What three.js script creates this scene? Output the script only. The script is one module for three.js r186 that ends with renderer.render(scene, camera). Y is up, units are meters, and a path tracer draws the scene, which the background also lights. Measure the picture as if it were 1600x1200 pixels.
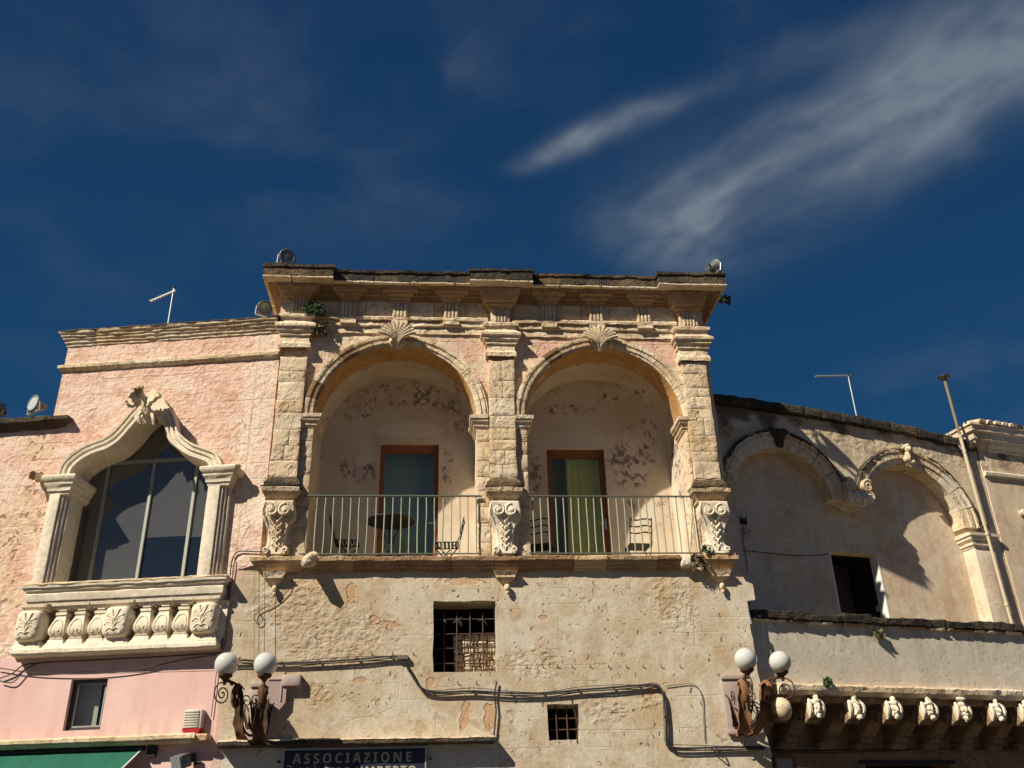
import * as THREE from 'three';
import { mergeGeometries, mergeVertices, toCreasedNormals } from 'three/addons/utils/BufferGeometryUtils.js';

// ───────────────────────── camera, sky, sun, exposure ─────────────────────────
const R = Math.PI / 180, scene = new THREE.Scene();
const camera = new THREE.PerspectiveCamera(44.96, 4 / 3, 0.1, 3000);
camera.rotation.order = 'YXZ';
camera.position.set(0, 1.65, 0);
camera.rotation.set(26.6 * R, 0, -1.58 * R);
camera.updateMatrixWorld(true);
scene.add(camera);
const renderer = new THREE.WebGLRenderer({ antialias: true });
renderer.setSize(1024, 768);
renderer.toneMapping = THREE.LinearToneMapping;
const EXPOSURE = 1.56;
renderer.toneMappingExposure = EXPOSURE;
renderer.shadowMap.enabled = true;

// frames: a facade's own axes (u along it, v up, w out of it), with pixel measurements of the photograph turned into metres
const CAM = new THREE.Vector3(0, 1.65, 0), FPX = 1450;
function ray(px, py) { return new THREE.Vector3((px - 800) / FPX, (600 - py) / FPX, -1).applyEuler(camera.rotation); }
function frame(O, deg) {
  const a = deg * R, U = new THREE.Vector3(Math.cos(a), 0, -Math.sin(a)), W = new THREE.Vector3(Math.sin(a), 0, Math.cos(a));
  const f = { O, a, U, W };
  f.p = (px, py, w = 0) => { const d = ray(px, py), c = CAM.clone().sub(O), t = (w - c.dot(W)) / d.dot(W), P = c.addScaledVector(d, t); return [P.dot(U), P.y]; };
  f.u = (px, py, w) => f.p(px, py, w)[0]; f.v = (px, py, w) => f.p(px, py, w)[1];
  f.q = (px, py, w = 0) => { const [u, v] = f.p(px, py, w); return new THREE.Vector3(u, v, w); };
  f.world = (u, v, w) => O.clone().addScaledVector(U, u).addScaledVector(W, w).add(new THREE.Vector3(0, v, 0));
  return f;
}
const A = frame(new THREE.Vector3(0, 0, -14.5), 5);
const B = frame(A.world(-4.386, 0, 0), -4.5);
const D = frame(A.world(3.758, 0, -0.2), 19);

// sun
const sunDir = A.U.clone().multiplyScalar(-1.36).add(new THREE.Vector3(0, 1.54, 0)).add(A.W).normalize();
const sun = new THREE.DirectionalLight(new THREE.Color().setRGB(1, 0.92, 0.775), 4.6);
sun.position.copy(sunDir).multiplyScalar(60).add(new THREE.Vector3(0, 6, -14));
sun.target.position.set(0, 6, -14); sun.castShadow = true;
Object.assign(sun.shadow.camera, { left: -16, right: 16, top: 12, bottom: -12, near: 1, far: 120 });
sun.shadow.mapSize.set(4096, 4096);
scene.add(sun, sun.target);

// ───────────────────────── noise ─────────────────────────
function rng(seed) { let s = seed >>> 0; return () => { s = (s + 0x6D2B79F5) | 0; let t = Math.imul(s ^ (s >>> 15), 1 | s); t = (t + Math.imul(t ^ (t >>> 7), 61 | t)) ^ t; return ((t ^ (t >>> 14)) >>> 0) / 4294967296; }; }
function h2(x, y, s) { let n = Math.imul(x, 374761393) + Math.imul(y, 668265263) + Math.imul(s, 2147483647 ^ 0x5bd1e995); n = Math.imul(n ^ (n >>> 13), 1274126177); n ^= n >>> 16; return (n >>> 0) / 4294967296; }
function vn(x, y, s, P) {
  const xi = Math.floor(x), yi = Math.floor(y); let fx = x - xi, fy = y - yi; fx = fx * fx * (3 - 2 * fx); fy = fy * fy * (3 - 2 * fy);
  let x0 = xi, x1 = xi + 1, y0 = yi, y1 = yi + 1;
  if (P) { x0 = ((x0 % P) + P) % P; x1 = ((x1 % P) + P) % P; y0 = ((y0 % P) + P) % P; y1 = ((y1 % P) + P) % P; }
  const a = h2(x0, y0, s), b = h2(x1, y0, s), c = h2(x0, y1, s), d = h2(x1, y1, s);
  return a + (b - a) * fx + (c - a) * fy + (a - b - c + d) * fx * fy;
}
function fb(x, y, o, s, P) { let v = 0, a = 0.5, t = 0; for (let i = 0; i < o; i++) { v += a * vn(x, y, s + i * 17, P); t += a; a *= 0.52; x *= 2; y *= 2; if (P) P *= 2; else { x += 3.1; y += 1.7; } } return v / t; }
function ridge(x, y, o, s, P) { let v = 0, a = 0.5, t = 0; for (let i = 0; i < o; i++) { v += a * (1 - Math.abs(2 * vn(x, y, s + i * 13, P) - 1)); t += a; a *= 0.5; x *= 2; y *= 2; if (P) P *= 2; } return v / t; }
function n3(x, y, z, s) {
  const zi = Math.floor(z); let f = z - zi; f = f * f * (3 - 2 * f);
  return vn(x, y, s + zi * 101) * (1 - f) + vn(x, y, s + (zi + 1) * 101) * f;
}
const sm = (a, b, x) => { const t = Math.min(1, Math.max(0, (x - a) / (b - a))); return t * t * (3 - 2 * t); };
const mix = (a, b, t) => a + (b - a) * t;
const mix3 = (o, c, t) => { o[0] = mix(o[0], c[0], t); o[1] = mix(o[1], c[1], t); o[2] = mix(o[2], c[2], t); };
const mul3 = (o, k) => { o[0] *= k; o[1] *= k; o[2] *= k; };

// ───────────────────────── sky: deep blue air with drawn-out cirrus on a high plane ─────────────────────────
{
  const W = 3072, H = 1536, data = new Float32Array(W * H * 4);
  const band = (X, Z, ax, az, bx, bz, w0, w1) => { // soft streak from a to b, its half width growing from w0 to w1
    const dx = bx - ax, dz = bz - az, L = Math.hypot(dx, dz), t = ((X - ax) * dx + (Z - az) * dz) / L / L, s = ((X - ax) * dz - (Z - az) * dx) / L;
    return [t, s / mix(w0, w1, Math.min(1, Math.max(0, t)))];
  };
  for (let y = 0; y < H; y++) {
    const el = ((y + 0.5) / H - 0.5) * Math.PI, sy = Math.sin(el), cy = Math.cos(el);
    for (let x = 0; x < W; x++) {
      const ph = ((x + 0.5) / W - 0.5) * 2 * Math.PI, i = (y * W + x) * 4;
      const dx = Math.cos(ph) * cy, dz = Math.sin(ph) * cy, e = Math.max(0, sy);
      const k = Math.exp(-e * 2.6);
      let r = mix(0.0056, 0.034, Math.pow(k, 1.6)), g = mix(0.021, 0.125, k), b = mix(0.074, 0.285, k);
      const cs = dx * sunDir.x + sy * sunDir.y + dz * sunDir.z, halo = 0.03 * Math.pow(Math.max(0, cs), 6) + 0.006 * Math.max(0, cs);
      r += halo * 0.8; g += halo; b += halo * 1.25;
      if (sy > 0.03) {
        const X = dx / sy, Z = -dz / sy; // place on the cloud plane
        const wx = (fb(X * 2.2, Z * 2.2, 4, 5) - 0.5) * 0.22, wz = (fb(X * 2.2 + 9, Z * 2.2, 4, 6) - 0.5) * 0.22;
        const along = (X + wx) * 0.62 - (Z + wz) * 0.78, across = (X + wx) * 0.78 + (Z + wz) * 0.62;
        const fib = fb(along * 4.2 + wx * 3, across * 11 + wz * 3, 6, 21), fine = 0.6 * fb(along * 7 + wx * 12, across * 34 + wz * 22, 5, 33) + 0.4 * fb(X * 24 + wx * 14, Z * 24 + wz * 14, 5, 34), puff = fb(X * 5 + wx * 4, Z * 5 + wz * 4, 6, 44);
        let c = 0;
        let [t, s] = band(X + wx * 0.8, Z + wz * 0.8, 0.25, 1.50, 0.80, 0.86, 0.165, 0.105);
        c += sm(-0.12, 0.3, t) * Math.exp(-Math.pow(Math.abs(s), 2.2) * 1.0) * (0.22 + 0.78 * sm(0.28, 0.72, fib * 0.45 + puff * 0.55)) * 1.35 * (1 - 0.5 * sm(1.3, 2.0, t));
        [t, s] = band(X + wx * 0.3, Z + wz * 0.3, 0.0, 1.225, 0.40, 0.98, 0.022, 0.034);
        c += sm(-0.08, 0.16, t) * (1 - 0.7 * sm(0.35, 0.8, t)) * (1 - sm(0.9, 1.5, t)) * Math.exp(-s * s * 0.9) * (0.15 + 0.85 * sm(0.3, 0.68, fib * 0.3 + puff * 0.7)) * 1.15;
        for (const [px, pz, rr, q] of [[-0.07, 0.99, 0.05, 0.16], [0.18, 0.98, 0.06, 0.24], [0.27, 0.93, 0.06, 0.2], [-0.2, 1.27, 0.09, 0.15], [-0.34, 1.05, 0.22, 0.09], [0.1, 1.33, 0.1, 0.08]])
          c += q * Math.exp(-((X + wx - px) ** 2 + (Z + wz - pz) ** 2) / rr / rr) * sm(0.3, 0.75, puff);
        c += 0.09 * sm(0.5, 0.85, fb(X * 0.9 + 3, Z * 0.9 + 7, 4, 71)) * sm(0.35, 0.8, puff) * sm(0.03, 0.2, sy);
        c = Math.min(0.95, c * (0.35 + 1.3 * fine));
        r += c * (0.17 - r * 0.5); g += c * (0.19 - g * 0.5); b += c * (0.215 - b * 0.6);
      }
      data[i] = r / EXPOSURE; data[i + 1] = g / EXPOSURE; data[i + 2] = b / EXPOSURE; data[i + 3] = 1;
    }
  }
  const sky = new THREE.DataTexture(data, W, H, THREE.RGBAFormat, THREE.FloatType);
  sky.mapping = THREE.EquirectangularReflectionMapping; sky.magFilter = sky.minFilter = THREE.LinearFilter; sky.needsUpdate = true;
  scene.background = sky; scene.environment = sky;
}

// ───────────────────────── names, labels ─────────────────────────
const taken = {};
function numbered(n) { const k = taken[n] = (taken[n] ?? -1) + 1; return k ? `${n}_${String(k).padStart(3, '0')}` : n; }
function tag(o, label, category, group) { Object.assign(o.userData, { label, category }); if (group) o.userData.group = group; return o; }
function thing(name, F, [u, v, w], turn, label, category, group) {
  const o = new THREE.Group(); o.name = numbered(name); o.position.copy(F.world(u, v, w)); o.rotation.y = F.a + turn; scene.add(o);
  return tag(o, label, category, group);
}
function part(parent, name, geo, mat, label) {
  const m = new THREE.Mesh(Array.isArray(geo) ? mergeGeometries(geo.map(flatGeo)) : geo, mat); m.name = name; m.castShadow = m.receiveShadow = true; parent.add(m);
  if (label) m.userData.label = label;
  return m;
}
function sub(parent, name, label) { const g = new THREE.Group(); g.name = name; parent.add(g); if (label) g.userData.label = label; return g; }
function flatGeo(g) { const q = g.index ? g.toNonIndexed() : g; for (const k of Object.keys(q.attributes)) if (!['position', 'normal', 'uv'].includes(k)) q.deleteAttribute(k); if (!q.attributes.normal) q.computeVertexNormals(); if (!q.attributes.uv) boxUV(q); return q; }

// ───────────────────────── geometry helpers ─────────────────────────
function boxUV(g, ou = 0, ov = 0) {
  const p = g.attributes.position, uv = new Float32Array(p.count * 2), a = new THREE.Vector3(), b = new THREE.Vector3(), c = new THREE.Vector3();
  for (let i = 0; i < p.count; i += 3) {
    a.fromBufferAttribute(p, i); b.fromBufferAttribute(p, i + 1).sub(a); c.fromBufferAttribute(p, i + 2).sub(a); b.cross(c);
    const x = Math.abs(b.x), y = Math.abs(b.y), z = Math.abs(b.z);
    for (let k = 0; k < 3; k++) {
      const X = p.getX(i + k), Y = p.getY(i + k), Z = p.getZ(i + k), j = (i + k) * 2;
      if (z >= x * 0.8 && z >= y * 0.8) { uv[j] = X; uv[j + 1] = Y; } else if (x >= y) { uv[j] = Z + X; uv[j + 1] = Y; } else { uv[j] = X; uv[j + 1] = Z + Y; }
      uv[j] += ou; uv[j + 1] += ov;
    }
  }
  g.setAttribute('uv', new THREE.BufferAttribute(uv, 2)); return g;
}
function rough(g, amp, freq = 7, seed = 3) {
  const p = g.attributes.position;
  for (let i = 0; i < p.count; i++) {
    const x = Math.round(p.getX(i) * 2000) / 2000, y = Math.round(p.getY(i) * 2000) / 2000, z = Math.round(p.getZ(i) * 2000) / 2000;
    const d = (s) => (n3(x * freq, y * freq, z * freq + 40, s) - 0.5) * 2 + (n3(x * freq * 2.7, y * freq * 2.7, z * freq * 2.7 + 40, s + 7) - 0.5);
    p.setXYZ(i, x + d(seed) * amp * 0.7, y + d(seed + 31) * amp, z + d(seed + 57) * amp);
  }
  return g;
}
// finish: weathering, metre uv, normals
let uvSeed = 1;
function fin(g, { amp = 0, freq = 7, seed = 3, crease = 0.7, shift = false } = {}) {
  g = g.index ? g.toNonIndexed() : g;
  if (amp) rough(g, amp, freq, seed);
  const r = shift ? rng(uvSeed++) : () => 0;
  boxUV(g, r() * 5, r() * 5);
  g.deleteAttribute('normal');
  return crease ? toCreasedNormals(g, crease) : (g.computeVertexNormals(), g);
}
function gridGeo(pos) { const g = new THREE.BufferGeometry(); g.setAttribute('position', new THREE.Float32BufferAttribute(pos, 3)); return g; }
// rounded, subdivided block
function axisCuts(a, b, r, step) { const o = [a], n = Math.max(1, Math.round((b - a - 2 * r) / step)); for (let i = 0; i <= n; i++) o.push(mix(a + r, b - r, i / n)); o.push(b); return o; }
function blockGeo(u0, u1, v0, v1, w0, w1, r = 0.012, step = 0.09) {
  r = Math.min(r, (u1 - u0) * 0.3, (v1 - v0) * 0.3, (w1 - w0) * 0.3);
  const C = [axisCuts(u0, u1, r, step), axisCuts(v0, v1, r, step), axisCuts(w0, w1, r, step)], lo = [u0 + r, v0 + r, w0 + r], hi = [u1 - r, v1 - r, w1 - r], pos = [];
  const put = (q) => { const c = q.map((x, i) => Math.min(hi[i], Math.max(lo[i], x))), d = q.map((x, i) => x - c[i]), l = Math.hypot(...d) || 1; pos.push(...c.map((x, i) => x + d[i] / l * (l > 0.5 * r ? r : l))); };
  for (let ax = 0; ax < 3; ax++) for (const side of [0, 1]) {
    const [i, j] = ax === 0 ? [1, 2] : ax === 1 ? [2, 0] : [0, 1], I = C[i], J = C[j], k = side ? C[ax].at(-1) : C[ax][0];
    for (let a = 0; a + 1 < I.length; a++) for (let b = 0; b + 1 < J.length; b++) {
      const P = (x, y) => { const q = [0, 0, 0]; q[ax] = k; q[i] = x; q[j] = y; return q; };
      const q = [P(I[a], J[b]), P(I[a + 1], J[b]), P(I[a + 1], J[b + 1]), P(I[a], J[b + 1])], o = side ? [0, 1, 2, 0, 2, 3] : [0, 2, 1, 0, 3, 2];
      for (const t of o) put(q[t]);
    }
  }
  return gridGeo(pos);
}
const block = (u0, u1, v0, v1, w0, w1, o = {}) => fin(blockGeo(u0, u1, v0, v1, w0, w1, o.r ?? 0.012, o.step ?? 0.09), { amp: o.amp ?? 0.006, seed: o.seed ?? 3, freq: o.freq ?? 7, shift: o.shift ?? true, crease: o.crease ?? 0.7 });
// profile swept along a polyline with mitred corners. up=true: path in (u,w), profile (out, v). up=false: path in (u,v), profile (out, w)
function dense(path, step) {
  const o = [path[0]];
  for (let i = 1; i < path.length; i++) { const [a, b] = path[i - 1], [c, d] = path[i], n = Math.max(1, Math.round(Math.hypot(c - a, d - b) / step)); for (let k = 1; k <= n; k++) o.push([mix(a, c, k / n), mix(b, d, k / n)]); }
  return o;
}
function sweepGeo(path, prof, up = true, step = 0.12, closed = true) {
  const P = dense(path, step), n = P.length, m = [];
  for (let i = 0; i < n; i++) {
    const d0 = i ? [P[i][0] - P[i - 1][0], P[i][1] - P[i - 1][1]] : null, d1 = i < n - 1 ? [P[i + 1][0] - P[i][0], P[i + 1][1] - P[i][1]] : null;
    const nr = (d) => { const l = Math.hypot(...d) || 1; return [-d[1] / l, d[0] / l]; }, a = nr(d0 || d1), b = nr(d1 || d0), k = 1 + a[0] * b[0] + a[1] * b[1];
    m.push([(a[0] + b[0]) / Math.max(k, 0.2), (a[1] + b[1]) / Math.max(k, 0.2)]);
  }
  const at = (i, j) => { const [o, h] = prof[j], x = P[i][0] + m[i][0] * o, y = P[i][1] + m[i][1] * o; return up ? [x, h, y] : [x, y, h]; };
  const pos = [], J = prof.length, jn = closed ? J : J - 1;
  for (let i = 0; i + 1 < n; i++) for (let j = 0; j < jn; j++) { const k = (j + 1) % J, a = at(i, j), b = at(i + 1, j), c = at(i + 1, k), d = at(i, k); pos.push(...a, ...b, ...c, ...a, ...c, ...d); }
  if (closed) {
    const tri = THREE.ShapeUtils.triangulateShape(prof.map(([x, y]) => new THREE.Vector2(x, y)), []);
    for (const t of tri) { for (const k of t) pos.push(...at(0, k)); for (const k of [...t].reverse()) pos.push(...at(n - 1, k)); }
  }
  return gridGeo(pos);
}
const sweep = (path, prof, o = {}) => fin(sweepGeo(path, prof, o.up ?? true, o.step ?? 0.12), { amp: o.amp ?? 0.007, seed: o.seed ?? 5, freq: o.freq ?? 8, shift: o.shift ?? true, crease: o.crease ?? 0.5 });
function arcPath(cu, cv, r, a0, a1, n = 32, ry = r) { const o = []; for (let i = 0; i <= n; i++) { const a = mix(a0, a1, i / n) * R; o.push([cu + r * Math.cos(a), cv + ry * Math.sin(a)]); } return o; }
function tubeGeo(pts, r, seg = 0, rad = 6, taper = null) {
  const V = pts.map((p) => p.isVector3 ? p : new THREE.Vector3(...p)), c = new THREE.CatmullRomCurve3(V), n = seg || V.length * 5;
  const g = new THREE.TubeGeometry(c, n, r, rad, false);
  if (taper) { const p = g.attributes.position, q = new THREE.Vector3(), s = new THREE.Vector3(); for (let i = 0; i <= n; i++) { c.getPointAt(i / n, q); for (let j = 0; j <= rad; j++) { const k = i * (rad + 1) + j; s.fromBufferAttribute(p, k).sub(q).multiplyScalar(taper(i / n)).add(q); p.setXYZ(k, s.x, s.y, s.z); } } g.computeVertexNormals(); }
  return g;
}
function bar(a, b, r, rad = 6) { const A_ = a.isVector3 ? a : new THREE.Vector3(...a), B_ = b.isVector3 ? b : new THREE.Vector3(...b), d = B_.clone().sub(A_), g = new THREE.CylinderGeometry(r, r, d.length(), rad); g.applyQuaternion(new THREE.Quaternion().setFromUnitVectors(new THREE.Vector3(0, 1, 0), d.clone().normalize())); g.translate((A_.x + B_.x) / 2, (A_.y + B_.y) / 2, (A_.z + B_.z) / 2); return g; }
function box(u0, u1, v0, v1, w0, w1) { const g = new THREE.BoxGeometry(u1 - u0, v1 - v0, w1 - w0); g.translate((u0 + u1) / 2, (v0 + v1) / 2, (w0 + w1) / 2); return fin(g, { crease: 0 }); }
function ball(x, y, z, rx, ry = rx, rz = rx, seg = 12) { const g = new THREE.SphereGeometry(1, seg, Math.round(seg * 0.7)); g.scale(rx, ry, rz); g.translate(x, y, z); return g; }
function spiral(cx, cy, r0, r1, turns, start, dir, z, n = 40) { const o = []; for (let i = 0; i <= n; i++) { const t = i / n, a = start + dir * t * turns * 2 * Math.PI, r = mix(r0, r1, Math.pow(t, 0.8)); o.push([cx + r * Math.cos(a), cy + r * Math.sin(a), z]); } return o; }
function shapeOf(pts, holes = []) { const s = new THREE.Shape(pts.map(([x, y]) => new THREE.Vector2(x, y))); for (const h of holes) s.holes.push(new THREE.Path(h.map(([x, y]) => new THREE.Vector2(x, y)))); return s; }
function slab(pts, holes, w0, w1, o = {}) { const g = new THREE.ExtrudeGeometry(shapeOf(pts, holes), { depth: w1 - w0, bevelEnabled: !!o.bevel, bevelSize: o.bevel || 0, bevelThickness: o.bevel || 0, bevelSegments: 1, curveSegments: 8 }); g.translate(0, 0, w0); return fin(g, { amp: o.amp || 0, seed: o.seed || 9, freq: o.freq || 8, crease: o.crease ?? 0.4, shift: !!o.shift }); }
function ragged(pts, amp, step, seed, closed = true) { // outline with broken edges
  const q = closed ? [...pts, pts[0]] : pts, o = dense(q, step); if (closed) o.pop();
  return o.map(([x, y]) => [x + (fb(x * 6 + 9, y * 6, 3, seed) - 0.5) * 2 * amp, y + (fb(x * 6, y * 6 + 5, 3, seed + 1) - 0.5) * 2 * amp]);
}
const rect = (u0, v0, u1, v1) => [[u0, v0], [u1, v0], [u1, v1], [u0, v1]];
// open-fronted room of five thick sides
function room(u0, u1, v0, v1, w0, w1, t = 0.15) { return mergeGeometries([box(u0 - t, u0, v0, v1, w0, w1), box(u1, u1 + t, v0, v1, w0, w1), box(u0 - t, u1 + t, v1, v1 + t, w0, w1), box(u0 - t, u1 + t, v0 - t, v0, w0, w1), box(u0 - t, u1 + t, v0 - t, v1 + t, w0 - t, w0)]); }

// ───────────────────────── materials ─────────────────────────
const LUT = new Uint8Array(4097); for (let i = 0; i <= 4096; i++) { const c = i / 4096; LUT[i] = Math.round(255 * (c <= 0.0031308 ? 12.92 * c : 1.055 * Math.pow(c, 1 / 2.4) - 0.055)); }
// paints colour and relief over a surface of Wm x Hm metres starting at (u0, v0); fn(u, v, out) fills colour (linear) and height
function paint(name, u0, v0, Wm, Hm, W, H, bump, fn, rgh = 0.95) {
  const col = new Uint8Array(W * H * 4), hgt = new Uint8Array(W * H * 4), o = [0, 0, 0, 0];
  for (let y = 0; y < H; y++) for (let x = 0; x < W; x++) {
    fn(u0 + (x + 0.5) / W * Wm, v0 + (y + 0.5) / H * Hm, o);
    const i = (y * W + x) * 4;
    for (let k = 0; k < 3; k++) col[i + k] = LUT[Math.max(0, Math.min(4096, Math.round(o[k] * 4096)))];
    const hh = Math.max(0, Math.min(255, Math.round(o[3] * 255))); hgt[i] = hgt[i + 1] = hgt[i + 2] = hh; col[i + 3] = hgt[i + 3] = 255;
  }
  const mk = (d, srgb) => { const t = new THREE.DataTexture(d, W, H); t.wrapS = t.wrapT = THREE.RepeatWrapping; t.magFilter = THREE.LinearFilter; t.minFilter = THREE.LinearMipmapLinearFilter; t.generateMipmaps = true; if (srgb) t.colorSpace = THREE.SRGBColorSpace; t.repeat.set(1 / Wm, 1 / Hm); t.offset.set(-u0 / Wm, -v0 / Hm); t.needsUpdate = true; return t; };
  const m = new THREE.MeshStandardMaterial({ map: mk(col, true), bumpMap: mk(hgt, false), bumpScale: bump, roughness: rgh, metalness: 0 });
  m.name = name; return m;
}
function tinted(m, r, g, b) { const c = m.clone(); c.color.setRGB(r, g, b); return c; }
function plain(name, r, g, b, rough_ = 0.6, metal = 0, extra = {}) { const m = new THREE.MeshPhysicalMaterial({ roughness: rough_, metalness: metal, ...extra }); m.color.setRGB(r, g, b); m.name = name; return m; }
// repeating stones
function stoneTex(name, seed, size, px, bump, base, warm, dark, o = {}) {
  const P = 4; // noise periods per tile
  return paint(name, 0, 0, size, size, px, px, bump, (u, v, c) => {
    const x = u / size * P, y = v / size * P;
    const a = fb(x, y, 5, seed, P), b = fb(x * 2, y * 2, 5, seed + 50, P * 2), f = fb(x * 16, y * 16, 3, seed + 90, P * 16), st = fb(x * 6, y, 4, seed + 130, P * 6 > 0 ? P : P);
    const pit = sm(o.pit0 ?? 0.6, (o.pit0 ?? 0.6) + 0.12, fb(x * 9, y * 9, 3, seed + 200, P * 9)), big = sm(0.56, 0.7, fb(x * 4, y * 5, 4, seed + 260, P * 20));
    c[0] = base[0]; c[1] = base[1]; c[2] = base[2];
    mix3(c, warm, sm(0.4, 0.68, a) * (o.warm ?? 0.8)); mix3(c, dark, sm(0.5, 0.74, b) * (o.dark ?? 0.5));
    mul3(c, 0.8 + 0.4 * f); mix3(c, [dark[0] * 0.6, dark[1] * 0.6, dark[2] * 0.6], pit * (o.pit ?? 0.5) * 0.7);
    c[3] = 0.5 + 0.5 * (b - 0.5) + 0.25 * (f - 0.5) - 0.3 * pit * (o.pit ?? 0.5) - 0.22 * big;
  });
}
const M = {};
M.ochre = stoneTex('ochre_limestone', 11, 2.2, 768, 0.03, [0.63, 0.515, 0.37], [0.56, 0.415, 0.25], [0.37, 0.27, 0.175], { pit: 0.5, dark: 0.5, warm: 0.75 });
M.pale = stoneTex('pale_limestone', 31, 2.2, 768, 0.02, [0.71, 0.61, 0.46], [0.64, 0.50, 0.33], [0.42, 0.32, 0.21], { pit: 0.6, dark: 0.4 });
M.crust = stoneTex('crusted_limestone', 51, 1.8, 768, 0.035, [0.036, 0.029, 0.019], [0.085, 0.06, 0.034], [0.014, 0.011, 0.008], { warm: 0.7, pit: 0.6 });
M.white = stoneTex('dressed_white_stone', 71, 2.6, 768, 0.008, [0.72, 0.635, 0.50], [0.66, 0.55, 0.40], [0.46, 0.385, 0.285], { pit: 0.25, dark: 0.3, warm: 0.6, pit0: 0.66 });
M.orange = stoneTex('orange_stained_stone', 91, 2.2, 512, 0.015, [0.52, 0.31, 0.12], [0.56, 0.28, 0.07], [0.3, 0.17, 0.07], { pit: 0.3 });
M.ochres = [M.ochre, tinted(M.ochre, 1.08, 1.07, 1.06), tinted(M.ochre, 0.92, 0.88, 0.82), tinted(M.ochre, 1.0, 0.93, 0.88), tinted(M.pale, 0.9, 0.86, 0.8)];
M.pales = [M.pale, tinted(M.pale, 1.06, 1.05, 1.05), tinted(M.pale, 0.93, 0.88, 0.8), tinted(M.pale, 1, 0.94, 0.84)];
M.crusts = [M.crust, tinted(M.crust, 1.3, 1.25, 1.2), tinted(M.crust, 0.8, 0.8, 0.8), tinted(M.crust, 1.8, 1.6, 1.35)];
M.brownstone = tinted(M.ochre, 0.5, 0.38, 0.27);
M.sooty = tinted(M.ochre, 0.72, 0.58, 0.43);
M.iron = plain('rusty_iron', 0.09, 0.05, 0.03, 0.8, 0.2);
M.blackIron = plain('black_iron', 0.018, 0.015, 0.014, 0.55, 0.3);
M.rust = stoneTex('rusted_sheet_iron', 111, 0.8, 256, 0.006, [0.14, 0.075, 0.035], [0.30, 0.13, 0.045], [0.045, 0.028, 0.018], { pit: 0.5 });
M.rustDark = tinted(M.rust, 0.42, 0.4, 0.4);
M.railPaint = stoneTex('weathered_green_paint', 121, 0.5, 256, 0.002, [0.33, 0.36, 0.27], [0.36, 0.33, 0.2], [0.24, 0.15, 0.07], { dark: 0.45, pit: 0.3 });
M.darkRail = plain('dull_green_rail', 0.12, 0.13, 0.10, 0.6, 0.2);
M.grey = plain('grey_metal', 0.16, 0.17, 0.17, 0.5, 0.5);
M.lightGrey = plain('light_grey_metal', 0.5, 0.52, 0.5, 0.45, 0.3);
M.galv = plain('galvanised_steel', 0.42, 0.43, 0.42, 0.45, 0.6);
M.cable = plain('black_cable', 0.022, 0.019, 0.017, 0.7);
M.greyCable = plain('grey_cable', 0.14, 0.12, 0.1, 0.7);
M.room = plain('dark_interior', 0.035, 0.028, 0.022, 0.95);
M.roomPale = plain('pale_interior_plaster', 0.42, 0.4, 0.36, 0.95);
M.globe = plain('opal_glass', 0.54, 0.54, 0.5, 0.06, 0, { clearcoat: 1, clearcoatRoughness: 0.03 });
M.boxPaint = plain('mauve_box_paint', 0.36, 0.27, 0.24, 0.7);
M.glass = plain('window_glass', 0.9, 0.95, 0.93, 0.01, 0, { transmission: 1, thickness: 0, ior: 1.5 });
M.dustyGlass = plain('dusty_window_glass', 0.42, 0.42, 0.41, 0.02, 0, { transmission: 0.85, thickness: 0, ior: 1.8 });
M.frameDark = plain('dark_window_frame', 0.05, 0.048, 0.043, 0.5, 0.3);
M.frameGrey = plain('grey_window_frame', 0.3, 0.3, 0.26, 0.5, 0.2);
M.wood = stoneTex('red_brown_wood', 141, 1.0, 256, 0.002, [0.21, 0.075, 0.03], [0.26, 0.095, 0.035], [0.11, 0.04, 0.02], { pit: 0.1 });
M.leaf = plain('green_leaf', 0.055, 0.10, 0.025, 0.8, 0, { transmission: 0.3, thickness: 0 });
M.dryLeaf = plain('dry_leaf', 0.16, 0.12, 0.06, 0.9);
M.awning = stoneTex('green_awning_cloth', 151, 1.2, 256, 0.003, [0.005, 0.095, 0.06], [0.004, 0.08, 0.05], [0.004, 0.07, 0.042], { pit: 0 });
M.whitePaint = plain('white_paint', 0.75, 0.74, 0.68, 0.6);
M.red = plain('red_plastic', 0.35, 0.012, 0.014, 0.35);
M.cream = plain('cream_plastic', 0.5, 0.45, 0.38, 0.5);

// cracks and holes, kept as strokes and dots that the wall painters look up
function strokes(list, cell = 0.25) {
  const map = new Map();
  for (const s of list) for (let i = 0; i + 1 < s.p.length; i++) {
    const [a, b] = s.p[i], [c, d] = s.p[i + 1], w = s.w * 2, seg = [a, b, c, d, s.w];
    for (let X = Math.floor((Math.min(a, c) - w) / cell); X <= Math.floor((Math.max(a, c) + w) / cell); X++) for (let Y = Math.floor((Math.min(b, d) - w) / cell); Y <= Math.floor((Math.max(b, d) + w) / cell); Y++) { const k = X * 4096 + Y; if (!map.has(k)) map.set(k, []); map.get(k).push(seg); }
  }
  return (u, v) => { let best = 0; const l = map.get(Math.floor(u / cell) * 4096 + Math.floor(v / cell)); if (l) for (const [a, b, c, d, w] of l) { const dx = c - a, dy = d - b, t = Math.max(0, Math.min(1, ((u - a) * dx + (v - b) * dy) / (dx * dx + dy * dy || 1e-9))), e = Math.hypot(u - a - t * dx, v - b - t * dy); best = Math.max(best, 1 - e / w); } return Math.max(0, best); };
}
function walk(u, v, ang, len, w, seed) { const r = rng(seed), p = [[u, v]]; let a = ang; for (let l = 0; l < len; l += 0.06) { a += (r() - 0.5) * 1.1; a = mix(a, ang, 0.2); u += Math.cos(a) * 0.06; v += Math.sin(a) * 0.06; p.push([u, v]); } return { p, w }; }
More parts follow.
